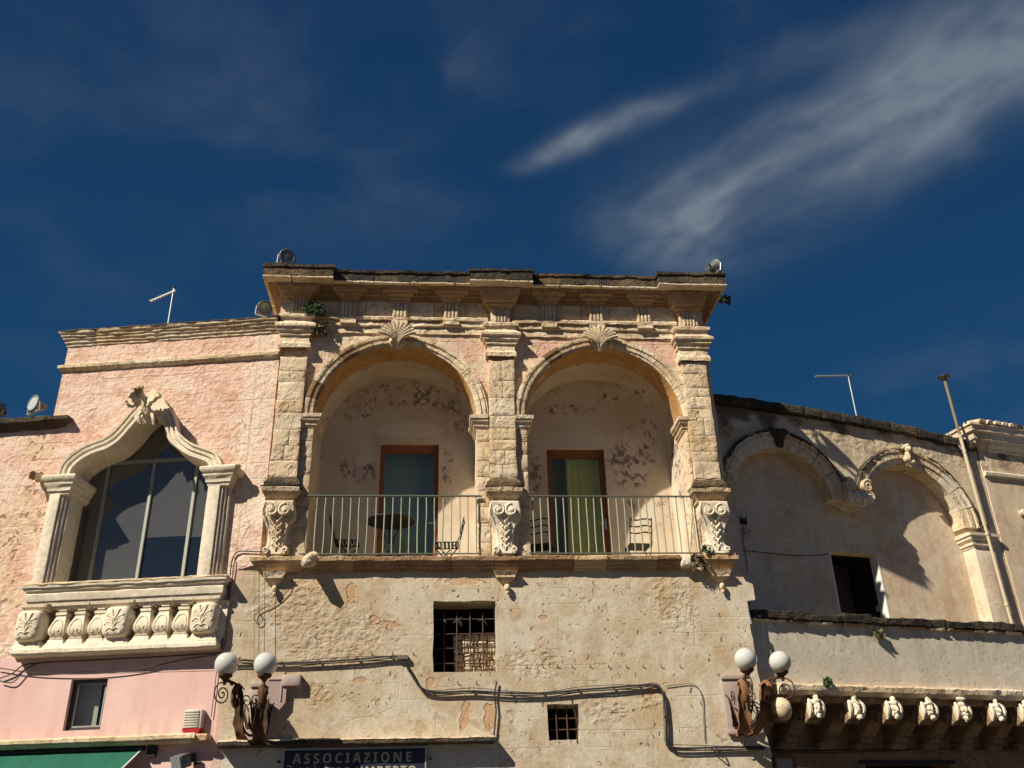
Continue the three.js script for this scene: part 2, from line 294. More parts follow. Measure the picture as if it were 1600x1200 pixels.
const spot = (u, v, s, wob) => { const dx = (u - s[0]) / s[2], dy = (v - s[1]) / s[3]; return 1 - Math.sqrt(dx * dx + dy * dy) + wob; };

// front of the loggia building: cream plaster over ochre ashlar below, pink remnants round the arches
{
  const P = (x, y) => A.p(x, y, 0), S = (x, y, rx, ry) => [...P(x, y), rx, ry];
  const peel = [S(727, 1115, 0.08, 0.2), S(765, 1118, 0.09, 0.17), S(601, 975, 0.16, 0.05), S(584, 968, 0.06, 0.06), S(553, 1030, 0.07, 0.06), S(562, 1063, 0.08, 0.035), S(673, 1066, 0.06, 0.06), S(722, 908, 0.3, 0.06), S(548, 925, 0.1, 0.16), S(500, 905, 0.12, 0.1), S(850, 965, 0.07, 0.04), S(620, 978, 0.1, 0.03), S(1015, 1082, 0.12, 0.05)];
  const rgh = [S(520, 985, 1.0, 0.62), S(460, 950, 0.8, 0.5), S(830, 1035, 0.62, 0.22), S(950, 1110, 0.45, 0.25), S(1050, 940, 0.5, 0.5), S(500, 1085, 0.35, 0.2), S(1010, 1090, 0.3, 0.2), S(430, 760, 0.3, 1.2), S(440, 930, 0.5, 0.6)];
  const ochr = [S(540, 930, 0.35, 0.3), S(470, 915, 0.3, 0.22), S(1040, 930, 0.25, 0.5), S(1085, 925, 0.12, 0.6), S(500, 1090, 0.4, 0.2), S(720, 985, 0.3, 0.4), S(1030, 1110, 0.5, 0.3), S(1130, 1000, 0.35, 0.6), S(800, 960, 0.3, 0.2), S(690, 1140, 0.4, 0.12)];
  const wht = [S(392, 1105, 0.32, 0.4), S(790, 985, 0.12, 0.5), S(1100, 925, 0.07, 0.75), S(1058, 935, 0.06, 0.8), S(830, 1120, 0.4, 0.3), S(430, 930, 0.25, 0.35), S(640, 1105, 0.6, 0.2), S(1140, 1130, 0.2, 0.5), S(860, 930, 0.4, 0.25), S(1095, 1080, 0.15, 0.5)];
  const pts = (l) => l.map(([x, y]) => P(x, y)), r = rng(77), list = [], dots = [];
  list.push({ p: pts([[655, 895], [664, 915], [668, 935], [676, 950]]), w: 0.014 }, { p: pts([[775, 900], [782, 920], [779, 940]]), w: 0.02 }, { p: pts([[678, 905], [700, 895], [720, 900], [745, 903]]), w: 0.018 }, { p: pts([[572, 940], [570, 965], [574, 988]]), w: 0.012 }, { p: pts([[511, 915], [509, 938]]), w: 0.014 }, { p: pts([[735, 1100], [725, 1120], [720, 1145]]), w: 0.014 }, { p: pts([[1078, 900], [1084, 960], [1086, 1010]]), w: 0.012 }, { p: pts([[1010, 1090], [1022, 1120], [1030, 1165]]), w: 0.01 });
  for (let i = 0; i < 14; i++) list.push(walk(-4.2 + r() * 7.8, 2.8 + r() * 2.7, r() * 6.3, 0.2 + r() * 0.7, 0.006 + r() * 0.006, 200 + i));
  for (let i = 0; i < 170; i++) { const u = -4.3 + r() * 7.9, v = 2.7 + r() * 2.8; dots.push({ p: [[u, v], [u + (r() - 0.5) * 0.05, v - r() * 0.05]], w: 0.007 + r() * r() * 0.02 }); }
  // joints of the masonry that show through
  for (let k = 0; k < 13; k++) { const v = 2.72 + k * 0.235; let u = -4.3; while (u < 3.6) { const l = 0.2 + r() * 0.8; if (r() < 0.3) list.push({ p: [[u, v + (r() - 0.5) * 0.01], [u + l, v + (r() - 0.5) * 0.015]], w: 0.009 }); if (r() < 0.16) list.push({ p: [[u, v], [u + (r() - 0.5) * 0.01, v + 0.235]], w: 0.009 }); u += l; } }
  for (let k = 0; k < 15; k++) { const v = 5.95 + k * 0.27; list.push({ p: [[-4.4, v], [3.7, v]], w: 0.009 }); for (let u = -4.3 + (k % 2) * 0.25; u < 3.7; u += 0.42 + r() * 0.2) list.push({ p: [[u, v], [u, v + 0.27]], w: 0.009 }); }
  const crack = strokes(list), nick = strokes(dots), WU = A.u(345, 1060, 0);
  M.front = paint('weathered_facade_plaster', -4.6, 2.4, 8.4, 8, 2048, 2048, 0.035, (u, v, c) => {
    const w1 = fb(u * 3, v * 3, 4, 3) - 0.5, w2 = fb(u * 9, v * 9, 4, 8) - 0.5, wob = w1 * 0.9 + w2 * 0.7, f = fb(u * 34, v * 34, 3, 15), mid = fb(u * 7, v * 7, 4, 19);
    const k = crack(u + w2 * 0.01, v + w1 * 0.02);
    if (v < 5.72) {
      const big = fb(u * 0.8, v * 0.8, 4, 25), streak = fb(u * 6, v * 0.9, 4, 27);
      c[0] = 0.83; c[1] = 0.72; c[2] = 0.555;
      mix3(c, [0.76, 0.60, 0.41], sm(0.45, 0.68, big) * 0.75); mix3(c, [0.80, 0.71, 0.57], sm(0.48, 0.7, streak) * 0.6);
      mix3(c, [0.66, 0.50, 0.32], sm(0.52, 0.72, mid) * 0.35);
      let R_ = 0, O_ = 0, H_ = 0, L_ = 0;
      for (const s of rgh) R_ = Math.max(R_, spot(u, v, s, wob)); for (const s of ochr) O_ = Math.max(O_, spot(u, v, s, wob)); for (const s of wht) H_ = Math.max(H_, spot(u, v, s, wob)); for (const s of peel) L_ = Math.max(L_, spot(u, v, s, w2 * 1.4 + w1 * 0.5));
      R_ = sm(0, 0.45, R_); mix3(c, [0.70, 0.50, 0.29], sm(0, 0.6, O_) * 0.75); mix3(c, [0.85, 0.77, 0.63], sm(0, 0.5, H_) * 0.75);
      const g = fb(u * 13, v * 17, 4, 61), worn = sm(0.47, 0.6, g) * R_; mix3(c, [0.58, 0.42, 0.25], worn * 0.5);
      mix3(c, [0.54, 0.39, 0.24], sm(0.52, 0.74, fb(u * 17, v * 21, 4, 63)) * (0.16 + 0.4 * R_)); mix3(c, [0.87, 0.79, 0.66], sm(0.52, 0.62, fb(u * 3.2, v * 4.2, 6, 64)) * 0.55); mix3(c, [0.70, 0.53, 0.35], sm(0.56, 0.63, fb(u * 2.6 + 8, v * 3.4, 6, 65)) * 0.55); mix3(c, [0.46, 0.32, 0.19], sm(0.64, 0.78, fb(u * 8 + 3, v * 9, 6, 68) * (0.8 + 0.4 * big)) * 0.45); mix3(c, [0.62, 0.47, 0.31], sm(0.5, 0.7, fb(u * 5, v * 1.1, 5, 69)) * 0.3); c[1] *= 0.985; c[2] *= 0.94;
      let h = 0.62 + 0.16 * w1 + 0.10 * w2 * (1 + R_) + 0.08 * (f - 0.5) - (g - 0.5) * R_ * 0.55 - worn * 0.06;
      const chip = sm(0.71, 0.78, fb(u * 15, v * 15, 4, 66)) * sm(0.4, 0.62, fb(u * 1.4, v * 1.4, 3, 67)); mix3(c, [0.44, 0.30, 0.17], chip * 0.6); h -= chip * 0.12;
      const pl = sm(0.02, 0.09, L_); mix3(c, [0.46, 0.28, 0.16], pl * 0.95); h -= pl * 0.3; const rim = sm(-0.05, 0.02, L_) * (1 - pl); mul3(c, 1 - rim * 0.45);
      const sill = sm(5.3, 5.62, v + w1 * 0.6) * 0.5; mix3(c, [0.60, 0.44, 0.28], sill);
      const nk = sm(0.1, 0.6, nick(u + w2 * 0.012, v + w2 * 0.012)); mix3(c, [0.2, 0.115, 0.055], nk * 0.85); h -= nk * 0.22;
      if (u < -0.36 && v < 3.06) { mix3(c, [0.58, 0.53, 0.45], 0.8); }
      if (u < -3.9) { const e = sm(-0.02, 0.12, (WU + 0.1 + w1 * 0.35) - u); mix3(c, [0.64, 0.40, 0.33], e * 0.8); }
      mul3(c, 0.86 + 0.28 * f); mix3(c, [0.26, 0.17, 0.09], sm(0.25, 0.9, k) * 0.45 * sm(0.42, 0.6, fb(u * 5, v * 5, 3, 77))); h -= sm(0, 0.6, k) * 0.07; c[3] = h;
    } else {
      const pink = fb(u * 1.6 + 4, v * 1.6, 4, 41), top = sm(7.6, 9.0, v);
      c[0] = 0.66; c[1] = 0.53; c[2] = 0.38; mix3(c, [0.57, 0.42, 0.26], sm(0.48, 0.7, mid) * 0.6);
      mix3(c, [0.58, 0.345, 0.265], sm(0.36, 0.62, pink + w2 * 0.7) * (0.2 + 0.65 * top) * (u < -4.05 ? 0.6 : 1)); mix3(c, [0.72, 0.6, 0.46], sm(0.56, 0.7, fb(u * 2.3, v * 2.3, 4, 47)) * 0.6);
      if (u < -3.7) mix3(c, [0.66, 0.47, 0.36], 0.6 * sm(0.3, 0.6, mid + 0.2));
      const chip = sm(0.6, 0.68, fb(u * 12, v * 12, 4, 66)); mix3(c, [0.42, 0.27, 0.14], chip * 0.5);
      mul3(c, 0.84 + 0.32 * f); mix3(c, [0.3, 0.2, 0.12], sm(0.2, 0.8, k) * 0.3 * sm(0.35, 0.6, mid));
      c[3] = 0.6 + 0.24 * w2 + 0.2 * w1 + 0.08 * (f - 0.5) - chip * 0.16 - sm(0, 0.7, k) * 0.12;
    }
  });
}
// inside of the loggia: cream plaster, flaked to grey and violet
{
  const P = (x, y) => A.p(x, y, -1.3), S = (x, y, rx, ry) => [...P(x, y), rx, ry];
  const fl = [S(570, 730, 0.42, 0.3), S(700, 720, 0.14, 0.55), S(835, 735, 0.16, 0.5), S(985, 720, 0.5, 0.65), S(890, 640, 0.5, 0.1), S(1015, 690, 0.2, 0.5), S(640, 620, 1.2, 0.35), S(560, 640, 0.3, 0.22), S(720, 650, 0.25, 0.4), S(860, 610, 0.3, 0.12), S(950, 625, 0.25, 0.15), S(1040, 800, 0.2, 0.4), S(990, 790, 0.2, 0.25)];
  const plas = [[...P(641, 672), 0.62, 0.16], [...P(898, 683), 0.62, 0.12], [...P(566, 720), 0.12, 0.11]];
  const r = rng(5), list = [];
  for (let i = 0; i < 16; i++) list.push(walk(-3.3 + r() * 6.3, 6 + r() * 3.4, r() * 6.3, 0.3 + r() * 0.9, 0.006, 500 + i));
  const crack = strokes(list);
  M.inner = paint('flaking_loggia_plaster', -3.8, 5.6, 7.2, 4.3, 1536, 1024, 0.012, (u, v, c) => {
    const w1 = fb(u * 3, v * 3, 4, 103) - 0.5, w2 = fb(u * 11, v * 11, 4, 108) - 0.5, f = fb(u * 40, v * 40, 2, 115), n = 0.55 * fb(u * 22, v * 18, 4, 131) + 0.45 * fb(u * 6, v * 6, 3, 132), n2 = fb(u * 5, v * 3, 4, 133);
    c[0] = 0.61; c[1] = 0.52; c[2] = 0.40; mix3(c, [0.53, 0.41, 0.28], sm(0.45, 0.7, fb(u, v, 4, 119)) * 0.7); mix3(c, [0.67, 0.59, 0.47], sm(0.5, 0.7, n2) * 0.5);
    let F = -1; for (const s of fl) F = Math.max(F, spot(u, v, s, w1 * 1.2)); let Pp = -1; for (const s of plas) Pp = Math.max(Pp, spot(u, v, s, w2 * 0.25));
    const F1 = sm(-0.1, 0.5, F) * (1 - sm(0, 0.06, Pp)), fk = sm(0.53, 0.58, n) * F1, vi = sm(0.5, 0.62, fb(u * 9 + 3, v * 7, 5, 141)) * F1;
    mix3(c, [0.46, 0.37, 0.35], vi * 0.4); mix3(c, [0.34, 0.23, 0.19], fk * 0.7); mix3(c, [0.14, 0.10, 0.08], sm(0.6, 0.64, n) * F1 * 0.8); mix3(c, [0.45, 0.33, 0.2], sm(0.55, 0.75, fb(u * 2.2, v * 0.8, 4, 145)) * 0.35);
    mix3(c, [0.66, 0.57, 0.44], sm(0, 0.06, Pp) * 0.8);
    mul3(c, 0.93 + 0.14 * f); const k = crack(u, v); mix3(c, [0.3, 0.21, 0.13], sm(0.2, 0.8, k) * 0.6);
    c[3] = 0.6 + 0.2 * w1 + 0.1 * w2 - fk * 0.3 - sm(0, 0.7, k) * 0.2;
  });
}
// pink house: rough salmon render above, smooth pink paint below
{
  const P = (x, y) => B.p(x, y, 0), S = (x, y, rx, ry) => [...P(x, y), rx, ry];
  const bare = [S(20, 840, 0.6, 0.9), S(45, 780, 0.25, 0.3), S(60, 700, 0.35, 0.25), S(10, 930, 0.4, 0.3)], red = [S(30, 870, 0.3, 0.5), S(120, 680, 0.5, 0.2)], pal = [S(400, 640, 0.35, 1.6), S(385, 800, 0.4, 0.9), S(280, 600, 0.4, 0.2), S(420, 560, 0.2, 1.2)];
  const r = rng(9), list = []; for (let i = 0; i < 34; i++) list.push(walk(-5 + r() * 5.3, 5.4 + r() * 4.4, (r() < 0.6 ? 0 : 1.6) + (r() - 0.5), 0.15 + r() * 0.5, 0.008 + r() * 0.008, 900 + i));
  const crack = strokes(list);
  M.pink = paint('pink_render', -5.4, 2.3, 6.1, 8, 1536, 2048, 0.036, (u, v, c) => {
    const w1 = fb(u * 2.4, v * 2.4, 4, 203) - 0.5, w2 = fb(u * 9, v * 11, 4, 208) - 0.5, f = fb(u * 36, v * 36, 3, 215);
    if (v > 4.43 + w1 * 0.03) {
      const lump = ridge(u * 6, v * 7.5, 4, 231), big = fb(u * 0.9, v * 0.9, 4, 235), g = fb(u * 5, v * 6, 5, 238);
      c[0] = 0.64; c[1] = 0.425; c[2] = 0.325; mix3(c, [0.68, 0.50, 0.40], sm(0.4, 0.64, big) * 0.9); mix3(c, [0.52, 0.29, 0.19], sm(0.48, 0.68, g) * 0.55); mix3(c, [0.68, 0.53, 0.42], sm(0.55, 0.7, fb(u * 1.7, v * 2.2, 4, 242)) * 0.6);
      let b = -1, rd = -1, pl = -1; for (const s of bare) b = Math.max(b, spot(u, v, s, w1 + w2 * 0.8)); for (const s of red) rd = Math.max(rd, spot(u, v, s, w1 + w2)); for (const s of pal) pl = Math.max(pl, spot(u, v, s, w1 * 1.2 + w2 * 0.6));
      mix3(c, [0.57, 0.42, 0.26], sm(0, 0.4, b) * 0.7); mix3(c, [0.56, 0.27, 0.2], sm(0.1, 0.5, rd) * 0.5); mix3(c, [0.70, 0.58, 0.46], sm(0, 0.6, pl) * 0.7);
      const pit = sm(0.66, 0.74, fb(u * 10, v * 10, 3, 251)) * (0.4 + sm(0, 0.3, b)); mix3(c, [0.34, 0.2, 0.12], pit * 0.7);
      const k = crack(u + w2 * 0.03, v + w1 * 0.05); mul3(c, 0.84 + 0.32 * f);
      const groove = Math.abs(((v + w1 * 0.06) % 0.29) - 0.145) < 0.012 ? sm(0.5, 0.62, fb(u * 1.4, Math.floor(v / 0.29) * 7, 3, 255)) : 0;
      mix3(c, [0.34, 0.19, 0.12], (sm(0.2, 0.8, k) + groove * 0.4) * 0.5);
      const mm = fb(u * 17, v * 19, 4, 271), gr = ridge(u * 13 + 5, v * 15, 3, 281); mix3(c, [0.46, 0.26, 0.18], sm(0.52, 0.7, mm) * 0.4); mix3(c, [0.70, 0.54, 0.44], sm(0.55, 0.7, fb(u * 11, v * 12, 4, 275)) * 0.45);
      c[3] = 0.5 + 0.22 * (lump - 0.5) + 0.26 * w2 - 0.34 * (mm - 0.5) + 0.12 * (gr - 0.5) + 0.14 * (f - 0.5) - pit * 0.2 - sm(0, 0.8, k) * 0.1 - groove * 0.12 - sm(0.05, 0.12, b) * 0.05;
    } else {
      c[0] = 0.64; c[1] = 0.41; c[2] = 0.37; mix3(c, [0.68, 0.47, 0.42], sm(0.4, 0.7, fb(u * 1.3, v * 1.3, 4, 261))); mix3(c, [0.58, 0.36, 0.31], sm(0.55, 0.75, fb(u * 4, v * 0.8, 4, 263)) * 0.5);
      const drip = sm(0.5, 0.7, fb(u * 12, v * 0.3, 2, 266)) * sm(0.25, 0.0, Math.abs(v - 3.28)); mix3(c, [0.52, 0.33, 0.27], drip * 0.6);
      mul3(c, 0.96 + 0.08 * f); c[3] = 0.5 + 0.12 * w1 + 0.035 * w2 + 0.015 * (f - 0.5);
    }
  });
}
// arcade house: washed-out pink and cream plaster, rough and black near its top
{
  const P = (x, y) => D.p(x, y, -1.1), S = (x, y, rx, ry) => [...P(x, y), rx, ry];
  const pk = [S(1245, 785, 0.25, 0.25), S(1420, 845, 0.25, 0.2), S(1395, 795, 0.4, 0.2), S(1460, 850, 0.7, 0.3), S(1175, 885, 0.2, 0.3), S(1490, 880, 0.15, 0.9), S(1220, 720, 0.8, 0.15), S(1410, 870, 0.3, 0.6)], gr = [S(1190, 900, 0.5, 0.6), S(1450, 900, 0.35, 0.5), S(1180, 790, 0.4, 0.6)];
  M.arcade = paint('washed_arcade_plaster', 0, 4.6, 8.6, 5.1, 1792, 1024, 0.045, (u, v, c) => {
    const w1 = fb(u * 2.6, v * 2.6, 4, 303) - 0.5, w2 = fb(u * 9, v * 9, 4, 308) - 0.5, f = fb(u * 36, v * 36, 3, 315), up = sm(8.1, 8.7, v + w1 * 0.5);
    c[0] = 0.63; c[1] = 0.505; c[2] = 0.35; mix3(c, [0.57, 0.42, 0.26], sm(0.45, 0.7, fb(u * 1.2, v * 1.2, 4, 321)) * 0.8); mix3(c, [0.66, 0.56, 0.45], sm(0.5, 0.7, fb(u * 4, v * 1.1, 4, 323)) * 0.5);
    let a = -1, g = -1; for (const s of pk) a = Math.max(a, spot(u, v, s, w1 * 1.4 + w2)); for (const s of gr) g = Math.max(g, spot(u, v, s, w1));
    mix3(c, [0.58, 0.36, 0.25], sm(-0.2, 0.7, a) * 0.85 * sm(0.35, 0.6, fb(u * 4, v * 4, 5, 351))); mix3(c, [0.58, 0.51, 0.40], sm(0, 0.7, g) * 0.6);
    const run = fb(u * 7, v * 0.9, 5, 361), mot = fb(u * 5.5, v * 6, 6, 363); mix3(c, [0.46, 0.34, 0.23], sm(0.54, 0.72, run) * 0.4); mix3(c, [0.72, 0.62, 0.49], sm(0.54, 0.68, mot) * 0.45); mix3(c, [0.50, 0.33, 0.23], sm(0.6, 0.7, fb(u * 3 + 5, v * 3.5, 6, 365)) * 0.5);
    const lump = fb(u * 10, v * 12, 4, 331); mix3(c, [0.50, 0.37, 0.23], up * sm(0.48, 0.62, lump) * 0.7);
    const lich = sm(0.42, 0.75, fb(u * 3, v * 4, 5, 341) + sm(8.7, 9.3, v) * 0.35 - 0.1 + 0.1 * sm(3.2, 2.0, u)) * sm(8.25, 8.8, v); mix3(c, [0.07, 0.055, 0.035], lich * 0.85);
    mul3(c, 0.88 + 0.24 * f); c[3] = 0.5 + 0.1 * w1 + 0.05 * w2 + up * 0.5 * (lump - 0.5) + 0.03 * (f - 0.5);
  });
  M.parapet = paint('grey_limewash', 0, 3.4, 6.5, 1.8, 1280, 384, 0.02, (u, v, c) => {
    const w1 = fb(u * 3, v * 3, 4, 403) - 0.5, w2 = fb(u * 12, v * 12, 4, 408) - 0.5, f = fb(u * 40, v * 40, 3, 415), st = fb(u * 9, v * 0.8, 4, 421);
    c[0] = 0.57; c[1] = 0.50; c[2] = 0.39; mix3(c, [0.62, 0.5, 0.37], sm(0.25, 0, v - 3.95 + w1 * 0.3) * 0.8); mix3(c, [0.5, 0.455, 0.38], sm(0.45, 0.7, st) * 0.7); mix3(c, [0.34, 0.29, 0.23], sm(0.5, 0.75, st) * sm(4.4, 4.9, v) * 0.7);
    mix3(c, [0.36, 0.31, 0.24], sm(0.52, 0.7, fb(u * 16, v * 0.7, 4, 441)) * sm(4.1, 4.8, v) * 0.55); mix3(c, [0.66, 0.6, 0.49], sm(0.55, 0.68, fb(u * 4, v * 5, 6, 443)) * 0.5);
    const pit = sm(0.68, 0.76, fb(u * 19, v * 19, 4, 431)); mix3(c, [0.4, 0.32, 0.23], pit * 0.5); mul3(c, 0.9 + 0.2 * f);
    c[3] = 0.6 + 0.15 * w1 + 0.12 * w2 - pit * 0.1 + 0.06 * (f - 0.5);
  });
}
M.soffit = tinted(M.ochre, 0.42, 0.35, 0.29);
M.sideWall = tinted(M.ochre, 0.95, 0.9, 0.85);

// ───────────────────────── ground ─────────────────────────
{
  const m = stoneTex('pale_paving', 161, 4, 512, 0.01, [0.07, 0.053, 0.033], [0.06, 0.045, 0.027], [0.04, 0.032, 0.022], { pit: 0.2 });
  const g = new THREE.Mesh(fin(new THREE.PlaneGeometry(1200, 1200).rotateX(-Math.PI / 2), { crease: 0 }), m); g.name = 'ground'; g.userData.kind = 'structure'; g.receiveShadow = true; scene.add(g);
}

// cuts a polyline into pieces of roughly the given length, never near a corner
function pieces(path, len, r, gap = 0.004) {
  const P = dense(path, 1e9), L = [0]; for (let i = 1; i < P.length; i++) L.push(L[i - 1] + Math.hypot(P[i][0] - P[i - 1][0], P[i][1] - P[i - 1][1]));
  const T = L.at(-1), cuts = [0]; let t = 0;
  while (t < T - len * 0.6) { t += len * (0.75 + 0.5 * r()); if (t > T - len * 0.4) break; if (L.every((l) => Math.abs(l - t) > 0.16 || l === 0 || l === T)) cuts.push(t); }
  cuts.push(T);
  const at = (s) => { let i = 1; while (i < L.length - 1 && L[i] < s) i++; const f = (s - L[i - 1]) / (L[i] - L[i - 1]); return [mix(P[i - 1][0], P[i][0], f), mix(P[i - 1][1], P[i][1], f)]; };
  const out = []; for (let k = 0; k + 1 < cuts.length; k++) { const a = cuts[k] + (k ? gap / 2 : 0), b = cuts[k + 1] - (k + 2 < cuts.length ? gap / 2 : 0); out.push([at(a), ...P.filter((_, i) => L[i] > a + 1e-6 && L[i] < b - 1e-6), at(b)]); }
  return out;
}
const pick = (l, r) => l[Math.floor(r() * l.length)];

// ═════════════════════════ loggia building ═════════════════════════
const loggia = thing('loggia_building', A, [0, 0, 0], 0, 'weathered cream stone house with two open arches on its upper floor', 'building');
const PIL = [-3.778, -0.19, 3.255], PW = 0.222, PD = 0.1;      // pilasters: centres, half width, projection
const BAY = [{ c: -1.99, r: 1.36, l: -3.35, e: -0.63 }, { c: 1.60, r: 1.37, l: 0.232, e: 2.97 }];
const SPR = 8.27, FLOOR = 5.79, VS = A.v(770, 446, 0.36), VB = VS - 0.02;
{
  const g = loggia, r = rng(21);
  // lower wall with two window holes
  const W1 = { l: -1.313, e: -0.35, b: 4.05, t: 5.118 }, W2 = { l: 0.39, e: 0.87, b: 3.062, t: 3.568 };
  const outline = [[-4.42, 0], [3.70, 0], [3.70, 2.85], [3.66, 3.2], [3.70, 3.6], [3.67, 4.4], [3.66, 5.08], [3.80, 5.1], [3.80, 5.36], [3.68, 5.4], [3.6, 5.6], [-4.42, 5.6]];
  part(g, 'lower_wall', slab(ragged(outline, 0.02, 0.1, 12), [ragged(rect(W1.l, W1.b, W1.e, W1.t), 0.018, 0.07, 31), ragged(rect(W2.l, W2.b, W2.e, W2.t), 0.018, 0.06, 35)], -0.55, 0, { crease: 0.2 }), M.front);
  // barred windows
  const w1 = sub(g, 'barred_window', 'square window with iron bars and rough stones behind');
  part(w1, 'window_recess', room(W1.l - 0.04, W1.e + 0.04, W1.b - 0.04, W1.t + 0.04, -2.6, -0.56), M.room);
  for (let k = 0; k < 4; k++) part(w1, 'grille_bar', fin(bar([mix(W1.l, W1.e, [0.18, 0.385, 0.595, 0.8][k]), W1.b - 0.02, -0.14], [mix(W1.l, W1.e, [0.17, 0.375, 0.59, 0.795][k]), W1.b + (W1.t - W1.b) * 0.86, -0.14], 0.011), { amp: 0.004 }), M.iron);
  for (const t of [0.14, 0.35, 0.555, 0.765]) part(w1, 'grille_bar', fin(bar([W1.l - 0.02, mix(W1.b, W1.t, t), -0.155], [W1.e + 0.02, mix(W1.b, W1.t, t + 0.005), -0.155], 0.009), { amp: 0.004 }), M.iron);
  for (let i = 0; i < 5; i++) part(w1, 'grille_bar', bar([mix(W1.l, W1.e, 0.5 + i * 0.1), W1.b, -0.24], [mix(W1.l, W1.e, 0.5 + i * 0.1), W1.b + 0.62, -0.24], 0.007), M.iron);
  for (let i = 0; i < 5; i++) part(w1, 'grille_bar', bar([W1.l + 0.4, W1.b + 0.07 + i * 0.13, -0.245], [W1.e, W1.b + 0.07 + i * 0.13, -0.245], 0.007), M.iron);
  { const twig = []; for (let i = 0; i < 16; i++) { const u = mix(W1.l, W1.e, [0.18, 0.385, 0.38, 0.8][i % 4]), v = W1.b + (W1.t - W1.b) * 0.76; twig.push(bar([u, v, -0.13], [u + (r() - 0.5) * 0.2, v + (r() - 0.6) * 0.2, -0.11 - r() * 0.05], 0.004, 4)); } part(w1, 'dry_twigs', twig, M.grey).userData.kind = 'stuff'; }
  for (let j = 0; j < 7; j++) { let u = W1.l + 0.30 + r() * 0.05; const h = 0.098; while (u < W1.e + 0.02) { const l = 0.08 + r() * 0.1; part(w1, 'infill_stone', block(u, Math.min(u + l - 0.008, W1.e + 0.05), W1.b - 0.06 + j * h, W1.b - 0.06 + (j + 1) * h - 0.01 * r(), -0.56, -0.36 + r() * 0.04, { r: 0.02, step: 0.05, amp: 0.012 }), pick(M.ochres, r)); u += l; } }
  const w2 = sub(g, 'barred_window', 'small square window low in the wall with thin iron bars');
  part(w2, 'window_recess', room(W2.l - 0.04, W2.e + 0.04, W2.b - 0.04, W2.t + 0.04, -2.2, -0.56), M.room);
  for (const t of [0.33, 0.66]) part(w2, 'grille_bar', fin(bar([mix(W2.l, W2.e, t - 0.02), W2.b - 0.01, -0.1], [mix(W2.l, W2.e, t - 0.03), W2.t + 0.01, -0.1], 0.012), { amp: 0.005 }), M.iron);
  for (const t of [0.3, 0.62]) part(w2, 'grille_bar', fin(bar([W2.l - 0.01, mix(W2.b, W2.t, t), -0.115], [W2.e + 0.01, mix(W2.b, W2.t, t), -0.115], 0.011), { amp: 0.005 }), M.iron);
  part(w2, 'loose_wire', tubeGeo([[W2.e - 0.12, W2.t + 0.1, 0.02], [W2.e - 0.06, W2.t - 0.15, -0.02], [W2.e - 0.03, W2.b + 0.2, -0.03], [W2.e - 0.06, W2.b - 0.04, 0.01]], 0.007), M.iron);
  // thin stone ledge over the sign
  for (const q of pieces([[-4.33, 0], [-0.412, 0]], 0.9, r)) { part(g, 'ledge_slab', sweep(q, [[0, 3.03], [0.2, 3.035], [0.225, 3.05], [0.225, 3.095], [0.2, 3.105], [0, 3.12]], { amp: 0.008 }), pick([M.crusts[3], M.crusts[1]], r)); part(g, 'ledge_cap', sweep(q, [[0, 3.115], [0.2, 3.104], [0.23, 3.10], [0.22, 3.12], [0, 3.14]], { amp: 0.008 }), M.ochres[0]); }

  // sill: moulded stones under the railing and the brackets
  const prof = [[0, 5.575], [0.03, 5.585], [0.04, 5.62], [0.07, 5.64], [0.08, 5.67], [0.11, 5.695], [0.12, 5.72], [0.145, 5.73], [0.15, 5.785], [0.13, 5.80], [0, 5.805]];
  const sill = sub(g, 'sill');
  const dark = [M.brownstone, tinted(M.ochre, 0.6, 0.5, 0.38), tinted(M.ochre, 0.85, 0.75, 0.6)];
  for (const q of pieces([[-3.27, 0.02], [2.62, 0.02]], 0.68, r, 0.008)) { const s = part(sill, 'sill_stone', sweep(q, prof, { amp: 0.012, freq: 9 }), pick(dark, r)); s.position.set(0, (r() - 0.5) * 0.012, (r() - 0.5) * 0.02); }
  part(sill, 'sill_stone', sweep([[-4.0, -0.1], [-4.0, 0.02], [-3.42, 0.02], [-3.42, -0.1]], prof, { amp: 0.013 }), dark[2]);
  part(sill, 'sill_stone', sweep([[3.08, -0.1], [3.08, 0.02], [3.42, 0.02], [3.42, -0.1]], prof, { amp: 0.013 }), dark[2]);
  part(sill, 'sill_stone', block(2.62, 2.8, 5.62, 5.79, 0, 0.16, { amp: 0.01, r: 0.03 }), M.pale, 'pale broken sill stone');
  // gutter spout
  part(g, 'water_spout', fin(tubeGeo([[-3.22, 5.78, 0.02], [-3.24, 5.72, 0.2], [-3.27, 5.62, 0.4]], 0.11, 8, 10, (t) => t > 0.99 ? 0.02 : 1.15 - 0.45 * t), { amp: 0.014 }), M.ochres[1]);
  for (const uc of PIL) { // little hanging bosses under the sill
    const b = sub(g, 'hanging_boss');
    part(b, 'boss_block', sweep([[uc - 0.11, 0], [uc - 0.11, 0.06], [uc + 0.11, 0.06], [uc + 0.11, 0]], [[-0.08, 5.36], [0, 5.43], [0.02, 5.46], [0.04, 5.47], [0.04, 5.5], [0.08, 5.575], [-0.12, 5.57]], { amp: 0.006 }), M.ochres[1]);
    part(b, 'boss_drop', fin(mergeGeometries([ball(uc + 0.02, 5.31, 0.05, 0.045, 0.06, 0.045), ball(uc + 0.03, 5.24, 0.05, 0.03, 0.035, 0.03)]), { amp: 0.01 }), M.pales[2]);
  }
  // wall with the two arches
  const hole = (b, k = 0.05) => [[b.l - 0.001, FLOOR - 0.2], [b.l - 0.001, SPR], ...arcPath(b.c, SPR, (b.e - b.l) / 2 + k, 180, 0, 40), [b.e, SPR], [b.e, FLOOR - 0.2]];
